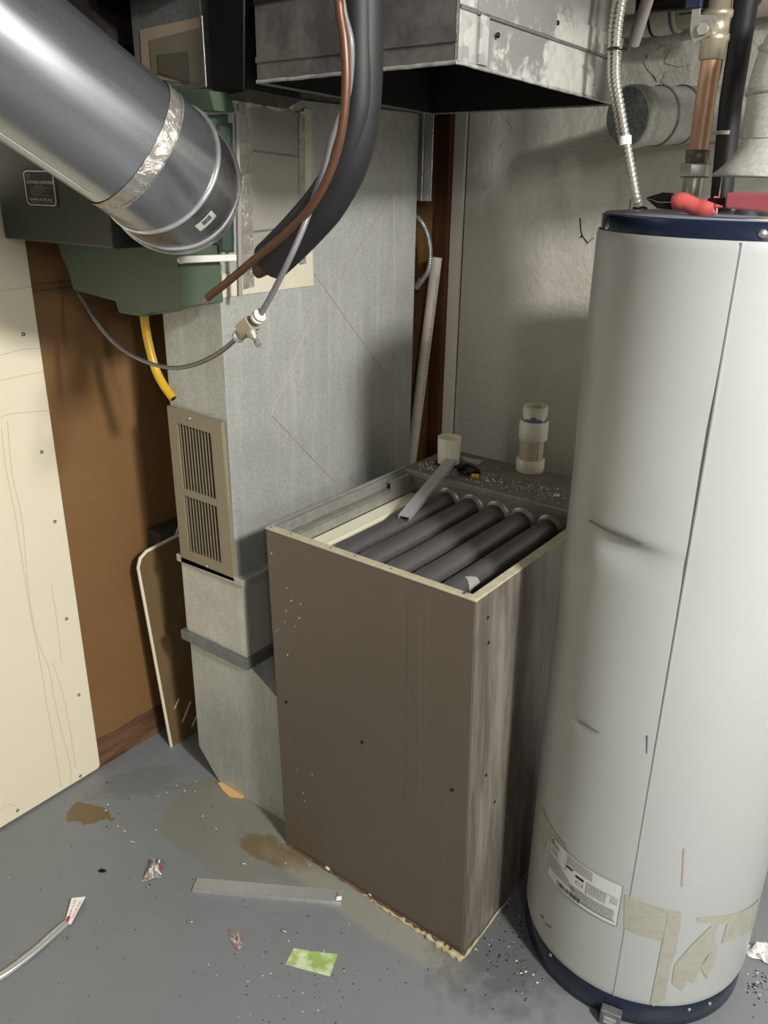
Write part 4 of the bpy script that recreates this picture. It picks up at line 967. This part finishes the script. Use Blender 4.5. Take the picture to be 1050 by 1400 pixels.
# copper riser with valve
cv = thing('copper_riser', at(948, 288, 1, .33), 'copper water pipe with nickel union and valve rising from tank top', 'pipe')
yb = .33; pb_ = at(947, 280, 1, yb); bx = pb_.x-.004; by = yb
def V(z): return Vector((bx, by, z))
def zat(py): return at(950, py, 1, yb).z
MB().lathe(V(0), [(.021, HZT), (.021, HZT+.008), (.016, HZT+.01), (.0165, zat(243))], 24).build('steel_nipple', 'nickel', cv)
MB().lathe(V(0), [(.021, zat(243)), (.0245, zat(241)), (.0245, zat(225)), (.021, zat(223))], 6).build('union_nut', 'nickel', cv, bevel=.001)
MB().lathe(V(0), [(.0165, zat(223)), (.0185, zat(217)), (.0185, zat(206)), (.0165, zat(205))], 24).build('solder_joint', 'solder', cv)
MB().lathe(V(0), [(.0155, zat(222)), (.0155, zat(80))], 24).build('copper_tube', 'copper', cv)
MB().lathe(V(0), [(.0175, zat(84)), (.0195, zat(83)), (.0195, zat(62)), (.022, zat(58)), (.022, zat(50)), (.019, zat(48)), (.019, zat(28)), (.022, zat(26)), (.022, zat(18)), (.016, zat(15)), (.016, 2.1)], 24).build('valve_body', 'brass', cv)
hv = at(966, 42, 1, yb-.02)
MB().cyl(V(zat(40)), at(963, 40, 1, by-.035), .012, 16).build('valve_packing', 'brass', cv)
q = at(963, 40, 1, by-.036)
MB().lathe(q, [(.009, 0), (.009, .007)], 6, (-.2, -1, 0)).build('handle_nut', 'nickel', cv)
MB().prism([q+Vector((x, .002, z)) for x, z in [(-.014, -.018), (.012, -.006), (.018, .01), (.012, .018), (-.010, .02), (-.014, .20), (-.030, .20), (-.022, 0)]], (0, -.002, 0)).build('valve_handle', 'nickel', cv, bevel=.0006)
MB().box((q.x-.033, q.y-.004, zat(18)), (q.x-.009, q.y+.006, zat(18)+.14)).build('handle_sleeve', 'blue_ink', cv, bevel=.002, label='dark blue handle sleeve')
# thin copper wire beside
bp_ = thing('black_pipe', at(1000, 200, 1, .45), 'black insulated pipe rising behind the copper water pipe', 'pipe')
q0 = at(986, 280, 1, .44); q1 = at(999, 140, 1, .44); q2 = at(1010, 0, 1, .44)
MB().tube([Vector((q0.x, .44, HZT+.001)), Vector((q1.x, .44, q1.z)), Vector((q1.x, .44, 2.2))], .0185, 20).build('pipe_sleeve', 'foam', bp_)
MB().lathe(Vector((q1.x-.002, .44, at(985, 182, 1, .44).z)), [(.021, -.003), (.021, .003)], 20).build('zip_tie', 'pvc_grey', bp_)
MB().tube([Vector((q1.x-.028, .43, HZT+.001)), Vector((q1.x-.028, .43, 1.62)), Vector((q1.x-.020, .43, 1.80)), Vector((q1.x-.016, .43, 2.2))], .0028, 8).build('thin_line', 'copper_old', bp_)
# armoured cables at left of the heater
fx_ = thing('flexible_conduit', at(873, 288, 1, .40), 'pale flexible metal conduit dropping to left side of tank top', 'conduit')
qe = CY(math.radians(158), HZT, HR-.035)
ye = lambda i: .36
yc = qe.y
pts = [(858, -30), (851, 0), (845, 40), (843, 75), (843, 110), (849, 150), (856, 190), (863, 230), (870, 268)]
_t = at(858, -30, 1, yc); cpts = smooth_path([Vector((_t.x, _t.y, 2.44)), Vector((_t.x, _t.y, 2.1))]+[at(x, y, 1, yc) for x, y in pts]+[at(875, 287, 2, HZT)], 6)
corrugated(cpts, .0075, fx_, 'conduit_armor', 'nickel', .0075)
e_ = cpts[-1]
MB().lathe(Vector((e_.x, e_.y, HZT)), [(.013, 0), (.013, .004), (.009, .006)], 16).build('conduit_bushing', 'black_steel', fx_)
f2 = thing('flexible_conduit', at(845, 40, 1, .42), 'second flexible conduit tied alongside, at its left', 'conduit')
c2 = smooth_path([Vector((_t.x-.014, _t.y+.013, 2.44)), Vector((_t.x-.014, _t.y+.013, 2.1))]+[at(x-9+k*.5, y, 1, yc+.012) for k, (x, y) in enumerate(pts[:7])], 6); corrugated(c2, .0065, f2, 'conduit_armor', 'nickel', .0075)
MB().lathe(at(844, 67, 1, yc+.004), [(.0175, -.0015), (.0175, .0015)], 16).tube([at(852, 67, 1, yc-.01), at(857, 69, 1, yc-.014)], .0015, 6).build('cable_tie', 'black_steel', f2)
MB().lathe(at(855, 192, 1, yc-.001), [(.0105, -.007), (.0105, .007)], 12, (.15, 0, -1)).build('tape_wrap', 'white_plastic', f2)

# capped galvanised pipe, coming out of the wall
cpz = thing('capped_pipe', at(900, 160, 1, .75), 'round galvanised pipe with flat spangled end cap poking from the wall', 'pipe')
c0 = at(858, 160, 1, .60); c1 = at(1015, 155, 1, .93); c1 = Vector((c1.x, .93, c1.z)); ax = (c1-c0).normalized(); L_ = (c1-c0).length; RC = .0545
print('cap axis', ax, c0, c1)
MB().cyl(c0+ax*.004, c1, RC, 40).build('pipe_barrel', 'galv', cpz)
MB().lathe(c0, [(RC+.002, -.001), (RC+.0035, .002), (RC+.0035, .03), (RC+.001, .032)], 40, ax).build('end_collar', 'galv', cpz)
MB().lathe(c0-ax*.002, [(RC-.001, 0), (RC, .003)], 40, ax).build('end_cap', 'spangle', cpz, label='mottled flat end cap')
for s_ in (.085, .15): MB().lathe(c0+ax*s_, [(RC, -.004), (RC+.003, -.001), (RC+.003, .001), (RC, .004)], 40, ax, caps=False).build('pipe_bead', 'galv_dark', cpz)
for s_, an in ((.17, 2.0), (.165, 2.6), (.175, 3.2)):
    u = ax.cross(Z).normalized(); v = ax.cross(u); w_ = -(u*math.sin(an)*-1)
    n_ = (CC-c0); n_ = (n_-ax*n_.dot(ax)).normalized(); n_ = (n_*math.cos(an-2.6)+ax.cross(n_)*math.sin(an-2.6)).normalized()
    screw_head('rivet', c0+ax*s_+n_*RC, n_, .004, cpz)
# pvc drain run along the wall
pd = thing('pvc_drain', at(950, 20, 1, .85), 'white PVC drain pipe run with couplings along top of grey wall', 'pipe')
ay = .835
a = at(800, 35, 1, ay); c = at(1060, -8, 1, ay); d_ = (c-a).normalized()
def on(px): 
    q = at(px, 30, 1, ay); return a+d_*((q.x-a.x)/d_.x)
RD = .036
MB().cyl(a-d_*.1, c+d_*.5, RD, 28).build('drain_pipe', 'pvc_grey', pd)
MB().cyl(on(880), on(905), RD+.006, 28).build('coupling', 'white_plastic', pd); MB().cyl(on(900), on(928), RD+.007, 28).build('coupling', 'pvc', pd)
MB().cyl(on(893), on(896), RD+.0078, 28).build('coupling_band', 'black_steel', pd)
MB().cyl(on(921), on(925), RD+.0078, 28).build('primer_ring', 'purple', pd, label='purple primer ring')
pk = MB()
for k in range(14):
    q = on(936+k*2.6)+Vector((0, -RD*.92, -RD*.40)); pk.obox(q, d_*.0022, (0, .0004, 0), (0, 0, .0024))
pk.build('pipe_print', 'dim_ink', pd)
v0 = at(880, 40, 1, .76)
cp_ = thing('pvc_branch', v0, 'pale plastic branch pipe beside plenum corner at top', 'pipe')
MB().tube([at(866, 60, 1, .66), at(885, 0, 1, .62), at(905, -60, 1, .58)], .012, 18).build('branch_pipe', 'pvc_pole', cp_)
dk = MB().cyl(at(875, 2, 1, .70), at(1040, -12, 1, .70), .022, 16).build('dark_conduit', 'black_steel')
tag(dk, 'dark horizontal conduit above the PVC drain at frame top', 'conduit')

# pliers & second tool on the tank
pz = HZT+.0145
pli = thing('pliers', at(930, 283, 2, pz), 'pliers with bright red grip and black jaws on tank top', 'pliers')
a = at(916, 280, 2, pz); 
def TP(px, py, y): return at(px, py, 1, y)
ya = at(948, 296, 2, HZT).y
print('ya', ya, TP(948, 284, ya).z-HZT)
g0, g1 = TP(920, 277, ya), TP(976, 284, ya)
gpts = [g0.lerp(g1, k/10)+Vector((0, 0, .003*math.sin(k*.7))) for k in range(11)]
MB().tube(gpts, [.0095, .0125, .0132, .0125, .012, .0122, .012, .0125, .013, .0115, .0085], 16).build('grip', 'red_grip', pli, label='glossy red moulded grip')
for k in range(5):
    q = gpts[9]+Vector((random.uniform(-.003, .012), random.uniform(-.006, .006), -.008+k*.005)); MB().tube([q, q+Vector((.008, 0, 0))], [.0035, .002], 8).build('grip_tear', 'red_grip', pli)
j0 = TP(919, 277, ya); j1 = TP(882, 270, ya)
def jaw(pts, y): return [TP(x, yy, y) for x, yy in pts]
MB().prism(jaw([(920, 264), (905, 263), (882, 270), (900, 276), (920, 276)], ya-.004), (0, .009, 0)).build('upper_jaw', 'black_steel', pli, bevel=.0015)
MB().prism(jaw([(920, 277), (898, 277), (882, 271), (898, 285), (920, 287)], ya-.003), (0, .008, 0)).build('lower_jaw', 'black_steel', pli, bevel=.0015)
tl = thing('cutting_tool', at(1010, 280, 2, pz), 'dusty red rectangular tool handle beside the pliers at right edge', 'tool')
ya2 = .085; print('tool z', at(1030, 293, 1, ya2).z-HZT, at(948, 294, 1, ya).z-HZT, ya)
q = [TP(992, 263, ya2), TP(1075, 264, ya2), TP(1075, 293, ya2), TP(990, 285, ya2)]
MB().prism(q, (0, .022, 0)).build('tool_handle', 'red_block', tl, bevel=.003)
MB().prism([TP(991, 270, ya2+.008), TP(991, 283, ya2+.008), TP(966, 274, ya2+.008), TP(968, 271, ya2+.008)], (0, .006, 0)).build('tool_blade', 'black_steel', tl, bevel=.001)

# ================================================================ FLOOR ITEMS
ms = thing('metal_strip', at(366, 1218, 2, 0), 'long folded silver metal strip lying on the floor', 'metal strip')
a = at(266, 1209, 2, .004); c = at(468, 1226, 2, .004); d_ = (c-a).normalized(); s_ = Vector((-d_.y, d_.x, 0)); L2 = (c-a).length
MB().obox((a+c)/2+Z*.001+s_*.001, d_*L2/2, s_*.0175, Z*.0009).build('strip_face', 'channel_metal', ms, bevel=.0004)
MB().obox((a+c)/2-Z*.002-s_*.0185, d_*L2/2, s_*.0012, Z*.0022).obox((a+c)/2+Z*.003-s_*.0175, d_*L2/2, s_*.0008, Z*.0022).build('strip_fold', 'bare', ms)
MB().prism([c+Z*.003-d_*.012-s_*.009, c+Z*.003-s_*.004, c+Z*.003-d_*.002+s_*.007, c+Z*.003-d_*.010+s_*.004], (0, 0, .004)).build('bent_tab', 'bare', ms)
gt = MB(); a, b_, c, d_ = (at(x, y, 2, .0012) for x, y in [(401, 1297), (462, 1305), (451, 1335), (390, 1319)])
N_ = 10; G_ = [[a.lerp(b_, i/N_).lerp(d_.lerp(c, i/N_), j/5)+Vector((0, 0, .0018*abs(noise.noise(Vector((i*.7, j*.7, 2))))+ (.0015 if j == 0 else 0))) for i in range(N_+1)] for j in range(6)]
for i in range(N_+1): G_[0][i] += (G_[1][i]-G_[0][i])*(.5*abs(noise.noise(Vector((i*1.1, 5, 0)))))
for j in range(5):
    for i in range(N_): gt.add([G_[j][i], G_[j][i+1], G_[j+1][i+1], G_[j+1][i]], [(0, 1, 2, 3)])
go = gt.build('tape_piece', 'green_tape', weld=True); go.modifiers.new('s', 'SOLIDIFY').thickness = .0006
tag(go, 'torn piece of pale green tape lying on the floor', 'tape')
def crumple(name, pts, h, mats, seed, label, cat, red=0):
    random.seed(seed); mb = MB(); P4 = [at(x, y, 2, .001) for x, y in pts]; N = 7
    g_ = [[P4[0].lerp(P4[1], i/N).lerp(P4[3].lerp(P4[2], i/N), j/N) + Vector((random.uniform(-.003, .003), random.uniform(-.003, .003), random.uniform(.0, h)*math.sin(math.pi*(i+.5)/(N+1))*math.sin(math.pi*(j+.5)/(N+1))*1.3)) for i in range(N+1)] for j in range(N+1)]
    for j in range(N):
        for i in range(N): mb.add([g_[j][i], g_[j][i+1], g_[j+1][i+1], g_[j+1][i]], [(0, 1, 2), (0, 2, 3)], 1 if (red and (i*3+j*5) % 11 == 0 and random.random() < .7) else 0)
    o = mb.build(name, mats, weld=True); o.modifiers.new('s', 'SOLIDIFY').thickness = .0005; return tag(o, label, cat)
crumple('foil_scrap', [(206, 1180), (225, 1176), (220, 1200), (194, 1206)], .028, ['foil', 'red_ink'], 2, 'crumpled silver foil scrap nearest the left end of metal strip', 'foil', 5)
crumple('foil_scrap', [(312, 1271), (328, 1274), (333, 1296), (320, 1299)], .008, ['foil', 'red_ink'], 8, 'small torn foil scrap between metal strip and green tape', 'foil', 3)
crumple('paper_scrap', [(1020, 1292), (1060, 1298), (1060, 1322), (1022, 1308)], .03, ['paper'], 11, 'crumpled white paper on the floor right of the tank foot', 'paper')
# twisted foil tape with red lettering
ft = thing('foil_ribbon', at(60, 1280, 2, 0), 'twisted silver foil ribbon with red-printed end at lower left', 'foil')
cpn = smooth_path([at(x, y, 2, .010) for x, y in [(-40, 1352), (0, 1332), (40, 1302), (75, 1272), (92, 1258)]], 8); rb = MB(); prev = None
for i, q in enumerate(cpn):
    tg = (cpn[min(i+1, len(cpn)-1)]-cpn[max(i-1, 0)]).normalized(); s_ = Vector((-tg.y, tg.x, 0)); an = i*.07-1.3
    w_ = (s_*math.cos(an)+Z*abs(math.sin(an))*.5)*.0105
    row = [q-w_, q-w_*.3+Z*.005, q+w_*.3+Z*.003, q+w_]
    row = [Vector((v.x, v.y, max(.0012, v.z-.006))) for v in row]
    if prev:
        for k in range(3): rb.add([prev[k], prev[k+1], row[k+1], row[k]], [(0, 1, 2, 3)], 0, True)
    prev = row
o = rb.build('ribbon', 'channel_metal', ft, weld=True); o.modifiers.new('s', 'SOLIDIFY').thickness = .0006
e = [at(x, y, 2, z) for x, y, z in [(88, 1263, .004), (98, 1228, .012), (117, 1226, .010), (97, 1264, .004)]]
MB().prism(e, (0, 0, .0008)).build('printed_end', 'paper', ft, label='white end printed with red letters')
tx = MB()
def EF(u, v): 
    q = e[0].lerp(e[1], u).lerp(e[3].lerp(e[2], u), v); return q+Z*.0013
ln_ = (e[1]-e[0]).length
text_mb(tx, 'AF-US', .30, lambda x, y: EF(.28+x*.8, .42-y*.9)); text_mb(tx, '181B-FX', .26, lambda x, y: EF(.18+x*.72, .88-y*.9))
tx.add([EF(.05, .1), EF(.28, .1), EF(.28, .5), EF(.05, .5)], [(0, 1, 2, 3)])
tx.build('red_lettering', 'red_ink', ft)
# screws on the floor, individually
for (x, y, an, lb_) in [(178, 1150, .4, 'tiny zinc screw on floor above the crumpled foil scrap'), (202, 1213, 1.9, 'tiny zinc screw just below the crumpled foil scrap'), (257, 1260, .6, 'tiny zinc screw left of the small torn foil scrap'), (386, 1272, .2, 'tiny round zinc screw right of the small torn foil scrap'), (88, 1284, 1.2, 'tiny zinc screw beside the foil ribbon end'), (331, 1180, .3, 'tiny zinc screw on the stain by the furnace foot')]:
    p = at(x, y, 2, .0025); d_ = Vector((math.cos(an), math.sin(an), 0))
    s_ = MB().lathe(p, [(.0001, -.001), (.0038, 0), (.0038, .0018), (.0016, .002), (.0016, .010), (.0001, .012)], 8, d_).build('floor_screw', 'screw'); tag(s_, lb_, 'screw')
bc = MB(); p = at(138, 1192, 2, .001); bc.tube([p+Vector((-.008, -.002, 0)), p+Vector((0, .002, .002)), p+Vector((.008, .008, .001))], [.002, .005, .003], 6, jit=.3); tag(bc.build('black_chip', 'black_steel'), 'small black chip on the open floor left of the foil scrap', 'debris')
# grit
random.seed(31); gb_ = MB()
def grit(n, fx, rmin, rmax, pd_=.7):
    for k in range(n):
        x, y = fx(); p = at(x, y, 2, .0003)
        inside = (-W_ < p.x < 0 and p.y > -.002) or (p-HC).xy.length < HR or p.x < XW+.02 or (p.y > DY0 and p.x < -.53)
        if inside: continue
        chip(gb_, p, random.uniform(rmin, rmax), 0 if random.random() < pd_ else 1, .6)
grit(150, lambda: (random.uniform(0, 1040), random.uniform(1100, 1398)), .0007, .0022, .72)
grit(190, lambda: (random.gauss(710, 28), random.gauss(1285, 35)), .0007, .0032, .9)
grit(110, lambda: (random.gauss(420, 60), random.gauss(1345, 45)), .0006, .0022, .8)
grit(60, lambda: (random.gauss(1035, 8), random.gauss(1345, 10)), .001, .003, .9)
grit(40, lambda: (random.uniform(140, 300), random.uniform(1030, 1140)), .001, .003, .5)
tag(gb_.build('floor_grit', ['soot', 'paper'], kind='stuff'), 'black and white grit scattered over the grey floor', 'debris')
